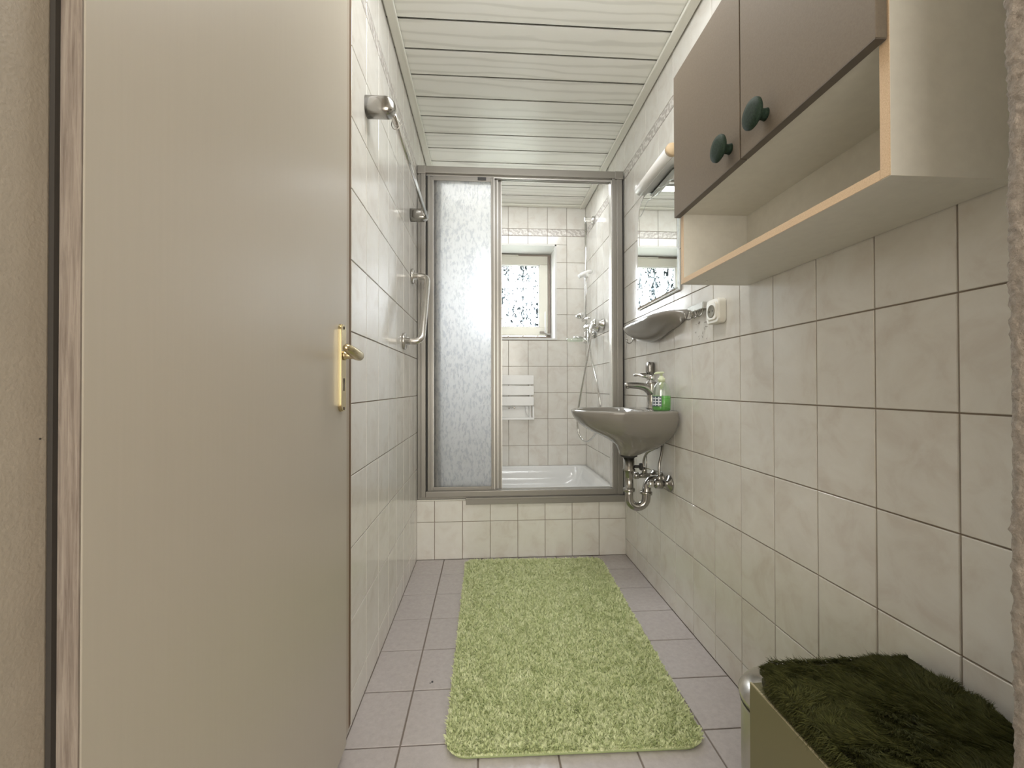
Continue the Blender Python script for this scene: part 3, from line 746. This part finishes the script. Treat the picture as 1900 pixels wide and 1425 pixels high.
# ------------------------------------------------------------------ mirror and lamp
mr = thing('wall_mirror', 'arched frameless mirror on the right wall beside the cabinet', 'mirror', (XR, 1.89, 1.33))
def arch(inset, n=20):
    yc_, hw, zb, zs, zt = 1.891, .235 - inset, 1.335 + inset, 1.785, 1.905 - inset
    P = [(yc_ + hw, zb), (yc_ + hw, zs)]
    P += [(yc_ + hw - .006, zs + .004), (yc_ + hw - .012, zs + .012)]
    a0 = hw - .012
    for i in range(1, n):
        a = PI * i / n; P.append((yc_ + a0 * math.cos(a), zs + .012 + (zt - zs - .012) * math.sin(a) ** .8))
    P += [(yc_ - hw + .012, zs + .012), (yc_ - hw + .006, zs + .004), (yc_ - hw, zs), (yc_ - hw, zb)]
    return P
o_, i_ = arch(0), arch(.014)
n_ = len(o_); xm = XR - .004
vs_ = [(xm, *p) for p in o_] + [(xm - .005, *p) for p in o_] + [(xm - .0085, *p) for p in i_]
fs = [tuple(range(n_))] + [(j, (j + 1) % n_, (j + 1) % n_ + n_, j + n_) for j in range(n_)]
mb = MB().add(vs_, fs + [tuple(range(2 * n_, 3 * n_))]); mb.build('glass', 'mirror', mr)
mb = MB().add(vs_[n_:], [(j, (j + 1) % n_, (j + 1) % n_ + n_, j + n_) for j in range(n_)]); mb.build('bevel', 'mirror', mr)
mb = MB(); wv_ = []
for i in range(41):
    t = i / 40; y = 1.70 + .38 * t; wv_.append((xm - .0088, y, 1.800 + .035 * math.sin(PI * t) + .006 * math.sin(t * PI * 6)))
mb.tube(wv_, .0010, 5).build('etched_line', 'mirror_etch', mr, 'thin etched wavy line')

lp = thing('mirror_lamp', 'white tube lamp with beige end cap above the mirror', 'lamp', (XR, 1.80, 1.88))
LX, LZ, L0, L1 = .742, 1.885, 1.625, 1.985
mb = MB()
sec = [(LX + .026 * math.cos(a), LZ + .025 * math.sin(a)) for a in [2 * PI * i / 24 for i in range(24)]]
mb.ring_loft([[(LX + (p[0] - LX) * k, y, LZ + (p[1] - LZ) * k) for p in sec] for y, k in ((L0 + .012, 1), (L1 - .006, 1), (L1, .92))], True, True, True, True)
mb.build('diffuser', 'tube_white', lp)
mb = MB(); mb.ring_loft([[(LX + (p[0] - LX) * k, y, LZ + (p[1] - LZ) * k) for p in sec] for y, k in ((L0 - .004, .9), (L0, 1.03), (L0 + .012, 1.03))], True, True, True, True)
mb.build('end_cap', 'beech', lp, 'beige end cap')
mb = MB(); mb.box(LX + .018, XR - .003, L0 + .02, L1 - .02, LZ - .020, LZ + .018, .004); mb.box(LX + .004, LX + .026, L0 + .012, L1 - .01, LZ - .027, LZ - .022, .001)
mb.build('housing', 'tube_white', lp)

# ------------------------------------------------------------------ ceramic shelf, hooks, socket
sh = thing('ceramic_shelf', 'taupe ceramic shelf under the mirror', 'shelf', (XR, 1.88, 1.16))
def shelf_ring(depth, y0, y1, z, sag, n=26):
    out = []
    for i in range(n + 1):
        t = i / n; y = y0 + (y1 - y0) * t; e = 1 - abs(2 * t - 1) ** 5
        out.append((XR - .0035 - depth * (e ** .55 if e > 0 else 0), y, z - sag * (1 - (2 * t - 1) ** 2)))
    return out + [(XR - .0035, y1, z), (XR - .0035, y0, z)]
rg = [shelf_ring(.085, 1.62, 2.155, 1.228, 0), shelf_ring(.100, 1.600, 2.170, 1.246, 0), shelf_ring(.1045, 1.597, 2.173, 1.240, 0), shelf_ring(.102, 1.600, 2.170, 1.228, 0),
      shelf_ring(.086, 1.612, 2.158, 1.212, .012), shelf_ring(.060, 1.64, 2.13, 1.200, .028), shelf_ring(.030, 1.68, 2.09, 1.190, .036), shelf_ring(.012, 1.71, 2.06, 1.186, .036)]
MB().ring_loft(rg, True, True, True, True).build('body', 'ceramic_taupe', sh)
mb = MB(); mb.lathe((.752, 1.85, 1.176), (-.5, 0, -.87), [(0, .007), (.004, .006), (.006, .002)], 12).build('plug', 'ceramic_taupe', sh)

def wall_hook(y, z, parent, m='dull_chrome', sc=1.0):
    mb = MB()
    mb.tube(smooth_path([(XR - .008, y, z), (XR - .016 * sc, y, z - .022 * sc), (XR - .030 * sc, y, z - .034 * sc), (XR - .044 * sc, y, z - .028 * sc), (XR - .048 * sc, y, z - .014 * sc)], 5), .0032 * sc, 8)
    mb.lathe((XR - .048 * sc, y, z - .012 * sc), (0, 0, 1), [(-.003, .001), (0, .0042 * sc), (.004, .0042 * sc), (.006, .001)], 10)
    return mb.build('hook', m, parent)
hk = thing('towel_hook', 'single chrome towel hook below the far end of the ceramic shelf', 'hook', (XR, 2.195, 1.19))
mb = MB(); mb.box(XR - .012, XR - .003, 2.183, 2.207, 1.19, 1.235, .003).build('plate', 'chrome', hk)
wall_hook(2.195, 1.205, hk, 'dull_chrome', .9)
hr = thing('hook_strip', 'chrome strip with three hooks between ceramic shelf and socket', 'hook', (XR, 1.515, 1.21))
mb = MB(); mb.box(XR - .020, XR - .003, 1.455, 1.572, 1.222, 1.247, .003).build('bar', 'chrome', hr)
for yy in (1.475, 1.513, 1.551): wall_hook(yy, 1.224, hr, 'dull_chrome', .8)

so = thing('wall_socket', 'cream power socket on the tiles under the cabinet', 'socket', (XR, 1.378, 1.197))
def sring(x, inset, r): return [(x, p[0], p[1]) for p in rrect(1.338 + inset, 1.418 - inset, 1.156 + inset, 1.238 - inset, r, 6)]
mb = MB(); mb.ring_loft([sring(XR - .003, 0, .016), sring(XR - .024, 0, .016), sring(XR - .028, .003, .014), sring(XR - .028, .010, .012), sring(XR - .031, .012, .012), sring(XR - .032, .014, .012)], True, True, True, False)
mb.build('cover', 'cream_plastic', so)
mb = MB(); mb.lathe((XR - .0322, 1.378, 1.197), (-1, 0, 0), [(0, .0215), (.0012, .0215), (.0014, .019), (.0008, .018)], 24).build('insert', 'insert_grey', so, 'grey round socket insert')
mb = MB()
for dz in (-.0095, .0095): mb.lathe((XR - .0334, 1.378 + dz, 1.197), (-1, 0, 0), [(0, .0025), (.0004, .0025)], 8)
mb.build('contact_hole', 'rubber', so)

# magnetic soap holder
mg = thing('soap_magnet_holder', 'small chrome wall holder with arm above the tap', 'holder', (XR, 1.946, 1.0))
mb = MB(); mb.ring_loft([[(x, 1.946 + p[0] * k, 1.030 + p[1] * k) for p in rrect(-.019, .019, -.032, .032, .0185, 6)] for x, k in ((XR - .0035, 1), (XR - .026, 1), (XR - .031, .88))], True, True, True, True).build('plate', 'dull_chrome', mg)
mb = MB(); mb.tube([(XR - .022, 1.946, 1.006), (XR - .055, 1.946, 1.004), (XR - .085, 1.946, 1.002)], [.006, .0055, .005], 10); mb.lathe((XR - .085, 1.946, 1.004), (0, 0, -1), [(0, .011), (.010, .011), (.011, .008)], 16).build('arm', 'dull_chrome', mg)

# ------------------------------------------------------------------ washbasin
BYC = 1.838
wbn = thing('washbasin', 'small taupe ceramic washbasin on the right wall', 'washbasin', (XR, BYC, .64))
def bring(xf, xb, hw, z, cx=None, nf=2.3, nb=7.0, n=48, yc_=BYC):
    cx = (xf + xb) / 2 if cx is None else cx; out = []
    for i in range(n):
        a = 2 * PI * i / n; c_, s__ = math.cos(a), math.sin(a)
        if c_ < 0: ex = nf; ax_ = cx - xf
        else: ex = nb; ax_ = xb - cx
        out.append((cx + math.copysign(abs(c_) ** (2 / ex), c_) * ax_, yc_ + math.copysign(abs(s__) ** (2 / ex), s__) * hw, z))
    return out
WBk = XR - .0035
outer = [bring(.594, .672, .040, .645, .633, 2, 2), bring(.589, .725, .052, .664, .640, 2, 2.2), bring(.578, .770, .092, .690, .655, 2.1, 3), bring(.545, .780, .115, .712, .655, 2.1, 4), bring(.500, WBk, .148, .735, .655, 2.2, 5),
         bring(.450, WBk, .176, .757, .64, 2.2, 6), bring(.412, WBk, .196, .785, .62, 2.3, 7), bring(.390, WBk, .206, .815, .61, 2.3, 8), bring(.382, WBk, .210, .836, .60), bring(.385, WBk, .2095, .843, .60), bring(.392, WBk, .206, .846, .60)]
inner = [bring(.404, .672, .190, .846, .57, 2.3, 3.4), bring(.412, .664, .183, .840, .57, 2.3, 3.2), bring(.43, .655, .170, .815, .57, 2.3, 3), bring(.47, .640, .135, .775, .575, 2.2, 2.6), bring(.52, .625, .08, .745, .58, 2, 2.2), bring(.56, .60, .02, .738, .58, 2, 2)]
MB().ring_loft(outer + inner, True, True, True, True).build('bowl', 'ceramic_taupe', wbn)
mb = MB(); mb.lathe((.58, BYC, .7385), (0, 0, 1), [(0, .026), (.003, .026), (.004, .012)], 20).build('drain_ring', 'chrome', wbn)

fc = thing('basin_tap', 'chrome single lever tap on the washbasin', 'tap', (.735, 1.842, .846))
TX, TY = .738, 1.842
mb = MB(); mb.lathe((TX, TY, .8465), (0, 0, 1), [(0, .024), (.006, .023), (.012, .018), (.06, .0175), (.10, .021), (.118, .022), (.122, .018)], 24)
mb.build('body', 'dull_chrome', fc)
mb = MB(); mb.tube(smooth_path([(TX + .002, TY, .915), (TX - .02, TY, .938), (TX - .05, TY, .948), (TX - .09, TY, .951), (TX - .118, TY, .951)], 5), [.020 - .008 * i / 20 for i in range(21)], 14)
mb.lathe((TX - .108, TY, .949), (0, 0, -1), [(0, .010), (.010, .010), (.012, .007)], 14).build('spout', 'dull_chrome', fc)
mb = MB(); mb.lathe((TX, TY, .972), (0, 0, 1), [(0, .016), (.004, .020), (.020, .021), (.026, .015), (.028, .003)], 20)
mb.tube([(TX - .002, TY, .988), (TX - .03, TY, .992), (TX - .075, TY, .999)], [.012, .0085, .0045], 10).build('lever', 'chrome', fc)

tp = thing('siphon', 'chrome curved drain trap under the washbasin', 'drain pipe', (.633, BYC, .40))
DX = .633
mb = MB(); mb.lathe((DX, BYC, .644), (0, 0, -1), [(0, .036), (.006, .036), (.008, .030), (.012, .024)], 24).build('seal', 'rubber', tp, 'black rubber seal')
mb = MB(); mb.lathe((DX, BYC, .634), (0, 0, -1), [(0, .024), (.048, .024), (.052, .028), (.058, .028), (.060, .020), (.135, .019), (.137, .026), (.149, .026), (.151, .020)], 24).build('tail_pipe', 'dull_chrome', tp)
pth = [(DX, BYC, .50), (DX, BYC, .47)] + [(DX + .037 - .037 * math.cos(a), BYC - .01 * a / PI, .455 - .037 * math.sin(a) * 1.05) for a in [PI * i / 10 for i in range(11)]] + [(DX + .074, BYC - .012, .475)]
pth += [(DX + .076, BYC - .008, .49), (DX + .082, BYC - .002, .510), (DX + .097, BYC + .006, .527), (DX + .117, BYC + .012, .532), (XR - .004, BYC + .016, .532)]
MB().tube(pth, .0185, 18).build('trap_bend', 'dull_chrome', tp)
mb = MB(); mb.lathe((DX + .073, BYC - .011, .472), (0.05, 0, 1), [(0, .0195), (.001, .026), (.012, .026), (.013, .020)], 20).build('union_nut', 'dull_chrome', tp)
mb = MB(); mb.lathe((XR - .0035, BYC + .016, .532), (-1, 0, 0), [(0, .034), (.004, .033), (.010, .024), (.014, .020)], 28).build('wall_rosette', 'chrome', tp)
mb = MB(); mb.tube([(DX + .022, BYC - .01, .594), (DX + .048, BYC - .015, .594)], .007, 10); mb.lathe((DX + .042, BYC - .014, .594), (1, -.1, 0), [(0, .010), (.002, .016), (.012, .016), (.014, .009)], 8)
mb.build('linkage_screw', 'rubber', tp, 'dark linkage screw on the drain pipe')
mb = MB(); mb.tube([(DX + .05, BYC - .015, .594), (.760, BYC - .05, .574)], .0018, 6).tube([(.705, BYC - .02, .640), (.705, BYC - .02, .575)], .0018, 6).build('lift_rod', 'dull_chrome', tp)

for k, (y, zv, lab) in enumerate(((1.944, .530, 'small chrome angle valve behind the drain trap'), (1.772, .530, 'chrome angle valve with large wall rosette in front of the drain trap'))):
    v_ = thing('angle_valve', lab, 'valve', (XR, y, zv), 'angle valves under the washbasin')
    mb = MB(); mb.lathe((XR - .0035, y, zv), (-1, 0, 0), [(0, .036 if k else .028), (.004, .035 if k else .027), (.010, .014), (.030, .012), (.034, .021 if k else .014), (.062, .020 if k else .013), (.068, .012)], 20).build('body', 'dull_chrome', v_)
    mb = MB(); mb.lathe((XR - .072, y, zv), (-1, 0, 0), [(0, .009), (.004, .016), (.022, .017), (.026, .012)], 8).build('handwheel', 'chrome' if k else 'dull_chrome', v_)
    mb = MB(); mb.lathe((XR - .048, y, zv + .008), (0, 0, 1), [(0, .009), (.010, .012), (.026, .012), (.028, .006)], 12).build('nut', 'dull_chrome', v_)
    P_ = [(XR - .048, y, zv + .03), (XR - .050, y, zv + .07), (XR - .042, y - .02, zv + .108), (XR - .024, y - .055, zv + .132), (XR - .016, y - .078, zv + .142), (XR - .014, y - .084, .680)] if k == 0 else \
         [(XR - .048, y, zv + .03), (XR - .046, y + .004, zv + .08), (XR - .030, y + .018, zv + .125), (XR - .018, y + .036, .700), (XR - .020, y + .040, .7125)]
    MB().tube(smooth_path(P_, 6), .0058, 10).build('supply_hose', 'dull_chrome', v_)

# soap dispenser
sb = thing('soap_bottle', 'clear pump bottle of green liquid soap on the washbasin', 'soap bottle', (.726, 1.700, .846))
bx, by, bz = .724, 1.700, .8465
def bring2(hx, hy, z, n=28): return [(bx + hx * math.cos(a), by + hy * math.sin(a), z) for a in [2 * PI * i / n for i in range(n)]]
body = [(.034, .026, 0), (.037, .029, .004), (.038, .030, .03), (.0375, .030, .06), (.034, .028, .085), (.027, .023, .104), (.018, .016, .116), (.012, .012, .121)]
MB().ring_loft([bring2(a, b_, bz + z) for a, b_, z in body], True, True, True, True).build('bottle', 'clear_plastic', sb)
MB().ring_loft([bring2(a - .0015, b_ - .0015, bz + z + .001) for a, b_, z in body[:4]], True, True, True, True).build('liquid', 'soap_green', sb, 'green liquid soap')
mb = MB(); mb.lathe((bx, by, bz + .118), (0, 0, 1), [(0, .0145), (.016, .0140), (.018, .009), (.024, .008)], 20)
mb.lathe((bx, by, bz + .142), (0, 0, 1), [(0, .004), (.010, .004), (.011, .011), (.017, .011), (.018, .004)], 16)
mb.tube([(bx, by, bz + .154), (bx - .02, by - .002, bz + .155), (bx - .032, by - .004, bz + .151)], [.005, .0045, .003], 8)
mb.build('pump', 'pump_cream', sb)
mb = MB(); mb.tube([(bx, by, bz + .118), (bx, by, bz + .09)], [.009, .006], 10); mb.tube([(bx, by, bz + .09), (bx - .006, by, bz + .01)], .002, 6); mb.build('pump_tube', 'pump_cream', sb)
mb = MB()
def lab_strip(a0, a1, z0, z1, off, n=10):
    r0 = [(bx + (.038 + off) * math.cos(a), by + (.030 + off) * math.sin(a)) for a in [a0 + (a1 - a0) * i / n for i in range(n + 1)]]
    vs_ = [(p[0], p[1], z0) for p in r0] + [(p[0], p[1], z1) for p in r0]
    return vs_, [(i, i + 1, i + n + 2, i + n + 1) for i in range(n)]
a_ = math.radians
lb = MB(); lb.add(*lab_strip(a_(178), a_(252), bz + .018, bz + .060, .0006), True); lb = lb.build('label', 'label_dark', sb, 'dark blue printed label')
mb = MB()
for i in range(3): mb.add(*lab_strip(a_(186 + i * 22), a_(194 + i * 22), bz + .021, bz + .057, .0010, 3))
for i in range(3): mb.add(*lab_strip(a_(182), a_(248), bz + .024 + i * .012, bz + .028 + i * .012, .0011, 8))
mb.build('label_print', 'label_light', lb, 'pale checked print on the label')

# ------------------------------------------------------------------ pedal bin
bn = thing('pedal_bin', 'round steel pedal bin with domed lid behind the fur topped hamper', 'bin', (.650, .865, 0))
cx_, cy_ = .650, .865
MB().lathe((cx_, cy_, .012), (0, 0, 1), [(0, .092), (.004, .097), (.238, .097), (.250, .099)], 40).build('body', 'bin_cream', bn)
MB().lathe((cx_, cy_, 0), (0, 0, 1), [(0, .094), (.014, .094), (.016, .09)], 40).build('base_ring', 'rubber', bn)
MB().lathe((cx_, cy_, .262), (0, 0, 1), [(0, .0995), (.005, .0995), (.006, .095)], 40).build('rim', 'rubber', bn, 'black rim under the lid')
MB().lathe((cx_, cy_, .268), (0, 0, 1), [(0, .1005), (.010, .1015)] + [(.004 + .046 * math.sin(PI / 2 * i / 10), .1015 * max(math.cos(PI / 2 * i / 10), .001)) for i in range(1, 11)], 40).build('lid', 'brushed_steel', bn)
MB().box(cx_ - .10 - .045, cx_ - .085, cy_ - .02, cy_ + .02, .004, .014, .003).build('pedal', 'rubber', bn)

# ------------------------------------------------------------------ hamper with fur top
hm = thing('hamper_stool', 'olive hamper stool with dark green fur top in the near right corner', 'stool', (.63, .58, 0))
HX0, HX1, HY0, HY1, HZ = .472, .783, .418, .735, .413
MB().box(HX0, HX0 + .014, HY0, HY1, .012, HZ, .001).build('side_panel', 'hamper_board', hm)
MB().box(HX1 - .014, HX1, HY0, HY1, .012, HZ, .001).build('side_panel', 'hamper_board', hm)
MB().box(HX0 + .014, HX1 - .014, HY1 - .014, HY1, .012, HZ, .001).build('back_panel', 'hamper_board', hm)
MB().box(HX0 + .014, HX1 - .014, HY0, HY0 + .014, .012, HZ, .001).build('front_panel', 'hamper_board', hm)
MB().box(HX0 + .014, HX1 - .014, HY0 + .014, HY1 - .014, .012, .026, .001).build('bottom_panel', 'hamper_board', hm)
for xx in (HX0 + .02, HX1 - .02):
    for yy in (HY0 + .02, HY1 - .02): MB().lathe((xx, yy, 0), (0, 0, 1), [(0, .012), (.012, .012)], 12).build('foot', 'rubber', hm)
MB().box(HX0 + .001, HX0 + .004, HY0, HY1, HZ, HZ + .0015).build('top_edge', 'hamper_edge', hm, 'paler top edge of the hamper side')
def pad_xy(ins): return rrect(HX0 + .006 + ins, HX1 - .001 - ins, HY0 + .002 + ins, HY1 + .0 - ins, .035, 6)
mb = MB(); mb.ring_loft([[(p[0], p[1], z) for p in pad_xy(i)] for i, z in ((0.002, HZ + .002), (0, HZ + .014), (.008, HZ + .032), (.035, HZ + .040))], True, True, True, True)
pad = mb.build('seat_pad', 'fur_backing', hm)

def pile(name, parent, m, roots, nrms, lens, dirs, w, segs=2, seed=1):
    """many thin tapering blades as one mesh"""
    rng = np.random.default_rng(seed); n = len(roots)
    org = np.array(ORG)
    side = np.cross(dirs + nrms * .6, rng.normal(size=(n, 3))); side /= np.linalg.norm(side, axis=1)[:, None] + 1e-9
    rows_ = []
    for k in range(segs + 1):
        t = k / segs
        p = roots + nrms * (lens * t * (1 - .35 * t))[:, None] + dirs * (lens * (t * .45 + t * t * .75))[:, None] - org
        ww = w * (1 - .75 * t)
        if k < segs: rows_ += [p - side * ww[:, None], p + side * ww[:, None]]
        else: rows_ += [p]
    V = np.stack(rows_, 1); per = V.shape[1]; V = V.reshape(-1, 3)
    base = np.arange(n) * per; loops = []; starts = []; tot = []
    quads = []
    for k in range(segs - 1): quads.append(np.stack([base + 2 * k, base + 2 * k + 1, base + 2 * k + 3, base + 2 * k + 2], 1))
    tri = np.stack([base + 2 * (segs - 1), base + 2 * (segs - 1) + 1, base + 2 * segs], 1)
    q = np.concatenate(quads) if quads else np.zeros((0, 4), int)
    loops = np.concatenate([q.ravel(), tri.ravel()]).astype(np.int32)
    starts = np.concatenate([np.arange(len(q)) * 4, len(q) * 4 + np.arange(len(tri)) * 3]).astype(np.int32)
    me = bpy.data.meshes.new(name)
    me.vertices.add(len(V)); me.vertices.foreach_set('co', V.astype(np.float32).ravel())
    me.loops.add(len(loops)); me.loops.foreach_set('vertex_index', loops)
    me.polygons.add(len(starts)); me.polygons.foreach_set('loop_start', starts)
    me.update(calc_edges=True); me.validate()
    me.materials.append(MATS[m])
    o = bpy.data.objects.new(name, me); C.objects.link(o); o.parent = parent; o['kind'] = 'stuff'
    return o
def field(P, s_, k, seed=0.0):
    """smooth pseudo random angle field"""
    x, y = P[:, 0] * s_, P[:, 1] * s_
    return k * (np.sin(x * 1.7 + seed + 1.3 * np.sin(y * 1.1 + seed)) + np.sin(y * 2.1 - seed * 2 + 1.1 * np.sin(x * 1.9)) + .6 * np.sin(x * 3.3 + y * 2.7 + seed * 3))
rng = np.random.default_rng(5)
# fur on the stool
n = 95000
P = np.zeros((n, 3)); P[:, 0] = rng.uniform(HX0 + .008, HX1 - .003, n); P[:, 1] = rng.uniform(HY0 + .004, HY1 - .002, n)
cxp, cyp = (HX0 + HX1) / 2, (HY0 + HY1) / 2; hx, hy = (HX1 - HX0) / 2 - .004, (HY1 - HY0) / 2 - .001
ex, ey = np.abs(P[:, 0] - cxp) / hx, np.abs(P[:, 1] - cyp) / hy
keep = ((np.maximum(ex - .78, 0) / .22) ** 2 + (np.maximum(ey - .78, 0) / .22) ** 2) < 1
P = P[keep]; n = len(P); ex = ex[keep]; ey = ey[keep]
edge = np.maximum(ex, ey); P[:, 2] = HZ + .040 - np.maximum(edge - .86, 0) * .12
ang = field(P, 14, 1.1, .7) + rng.normal(0, .35, n) + 2.6
D = np.stack([np.cos(ang), np.sin(ang), np.zeros(n)], 1)
outw = np.stack([(P[:, 0] - cxp) / hx, (P[:, 1] - cyp) / hy, np.zeros(n)], 1)
wgt = np.clip((edge - .82) / .18, 0, 1)[:, None]
D = D * (1 - wgt * .8) + outw * wgt * .18; D[:, 2] -= wgt[:, 0] * .12
clump = .5 + .5 * np.sin(field(P, 60, 1.5, 2.0))
L = rng.uniform(.011, .019, n) * (.65 + .5 * clump) * (1 - .45 * wgt[:, 0])
Nn = np.zeros((n, 3)); Nn[:, 2] = 1
# hair on the sides of the pad
m2 = 16000; pr = rng.uniform(0, 1, m2); onleft = pr < .5
P2 = np.zeros((m2, 3)); t2_ = rng.uniform(.03, .97, m2)
P2[:, 0] = np.where(onleft, HX0 + .009, HX0 + .03 + (HX1 - .03 - HX0) * t2_); P2[:, 1] = np.where(onleft, HY0 + (HY1 - .03 - HY0) * t2_, HY1 - .001)
P2[:, 2] = HZ + rng.uniform(.008, .036, m2)
D2 = np.stack([np.where(onleft, -.38, .0), np.where(onleft, 0, .5), rng.uniform(-.7, -.1, m2)], 1) + rng.normal(0, .25, (m2, 3)); D2[:, 1] += .2 * np.sin(t2_ * 40)
N2 = np.stack([np.where(onleft, -.35, 0), np.where(onleft, 0, .35), np.full(m2, .25)], 1)
P = np.concatenate([P, P2]); D = np.concatenate([D, D2]); Nn = np.concatenate([Nn, N2]); clump = np.concatenate([clump, np.full(m2, .6)])
L = np.concatenate([L, rng.uniform(.008, .014, m2)]); n = len(P)
pile('fur', pad, 'fur_pile', P, Nn * (.45 + .50 * clump)[:, None], L, D * .95, rng.uniform(.0005, .0009, n), 3, 3)

# ------------------------------------------------------------------ bath rug
rg_ = thing('bath_rug', 'light green shaggy bath rug on the floor tiles', 'rug', (.25, 1.68, 0))
cor = [(-.108, 1.082), (.582, 1.070), (.632, 2.285), (-.108, 2.310)]
def rug_pt(u, v):
    a = [cor[0][k] * (1 - u) + cor[1][k] * u for k in (0, 1)]; b_ = [cor[3][k] * (1 - u) + cor[2][k] * u for k in (0, 1)]
    return (a[0] * (1 - v) + b_[0] * v, a[1] * (1 - v) + b_[1] * v)
def rug_outline(ins, r=.055, n=6):
    out = []
    for (x, y) in rrect(ins, .70 - ins, ins, 1.22 - ins, r, n): out.append(rug_pt(x / .70, y / 1.22))
    return out
mb = MB(); mb.ring_loft([[(*p, z) for p in rug_outline(i)] for i, z in ((.006, .0015), (.004, .006), (.010, .011))], True, True, True, True)
base = mb.build('backing', 'rug_backing', rg_)
n = 170000
uu, vv = rng.uniform(0, .70, n), rng.uniform(0, 1.22, n) 
vv = 1.22 * (vv / 1.22) ** 1.25
dx, dy = np.maximum(np.abs(uu - .35) - (.35 - .055), 0), np.maximum(np.abs(vv - .61) - (.61 - .055), 0)
keep = np.hypot(dx, dy) < .052
uu, vv = uu[keep], vv[keep]; n = len(uu)
U_, V_ = uu / .70, vv / 1.22
gs = .0075
ti, tj = np.floor(uu / gs), np.floor(vv / gs)
def h2(a, b_, k): return np.modf(np.abs(np.sin(a * 12.9898 + b_ * 78.233 + k) * 43758.5453))[0]
tcx, tcy = (ti + .15 + .7 * h2(ti, tj, 1.)) * gs, (tj + .15 + .7 * h2(ti, tj, 2.)) * gs
pull = np.stack([tcx - uu, tcy - vv], 1) / gs
uu, vv = uu + (tcx - uu) * .45, vv + (tcy - vv) * .45
tl, ta = h2(ti, tj, 3.), h2(ti, tj, 4.) * 2 * PI
cA = np.array(cor)
P = np.zeros((n, 3))
P[:, :2] = (cA[0] * ((1 - U_) * (1 - V_))[:, None] + cA[1] * (U_ * (1 - V_))[:, None] + cA[2] * (U_ * V_)[:, None] + cA[3] * ((1 - U_) * V_)[:, None])
P[:, 2] = .009
ang = ta + rng.normal(0, .5, n)
D = np.stack([np.cos(ang), np.sin(ang), np.zeros(n)], 1)
ed = np.clip((np.maximum(np.abs(uu - .35) / .35, 1 - (.61 - np.abs(vv - .61)) / .35) - .93) / .07, 0, 1)
outw = np.stack([np.sign(uu - .35) * (np.abs(uu - .35) > .31), np.sign(vv - .61) * (np.abs(vv - .61) > .57), np.full(n, -.25)], 1)
D = D * .42 * (1 - ed[:, None] * .6) + outw * (ed * .35)[:, None]
clump = .5 + .5 * np.sin(field(P, 55, 1.6, .3))
big = .5 + .5 * np.sin(field(P, 9, 1.0, 4.1))
L = rng.uniform(.014, .019, n) * (.62 + .50 * tl + .12 * big)
D[:, :2] += pull * .35
Nn = np.zeros((n, 3)); Nn[:, 2] = 1
pile('shag', base, 'rug_pile', P, Nn * .95, L, D * .8, rng.uniform(.0009, .0015, n) * (1 + .35 * (P[:, 1] - 1.1)), 2, 9)

# pale grey glue residue on one tile under the hook strip
world(); mb = MB(); rr_ = random.Random(3)
for i in range(16):
    y_ = rr_.uniform(1.455, 1.54); z_ = rr_.uniform(1.115, 1.185); a_1 = rr_.uniform(0, PI); l_ = rr_.uniform(.002, .007); w_ = rr_.uniform(.0006, .0014)
    c1, s1 = math.cos(a_1), math.sin(a_1); xx = XR - .00345
    mb.add([(xx, y_ - l_ * c1 - w_ * s1, z_ - l_ * s1 + w_ * c1), (xx, y_ + l_ * c1 - w_ * s1, z_ + l_ * s1 + w_ * c1), (xx, y_ + l_ * c1 + w_ * s1, z_ + l_ * s1 - w_ * c1), (xx, y_ - l_ * c1 + w_ * s1, z_ - l_ * s1 - w_ * c1)], [(0, 1, 2, 3)])
mb.build('glue_residue', 'board_front', wr, 'grey glue marks on a tile', 'stuff')
# crumbs on the floor
world()
mb = MB(); mb.lathe((-.170, 1.377, .001), (0, 0, 1), [(0, .0035), (.002, .003), (.003, .001)], 7).lathe((-.176, 1.372, .001), (0, 0, 1), [(0, .002), (.002, .001)], 6)
o = mb.build('floor_crumb', 'iron'); o['label'] = 'tiny dark crumb on the floor tile left of the rug'; o['category'] = 'crumb'
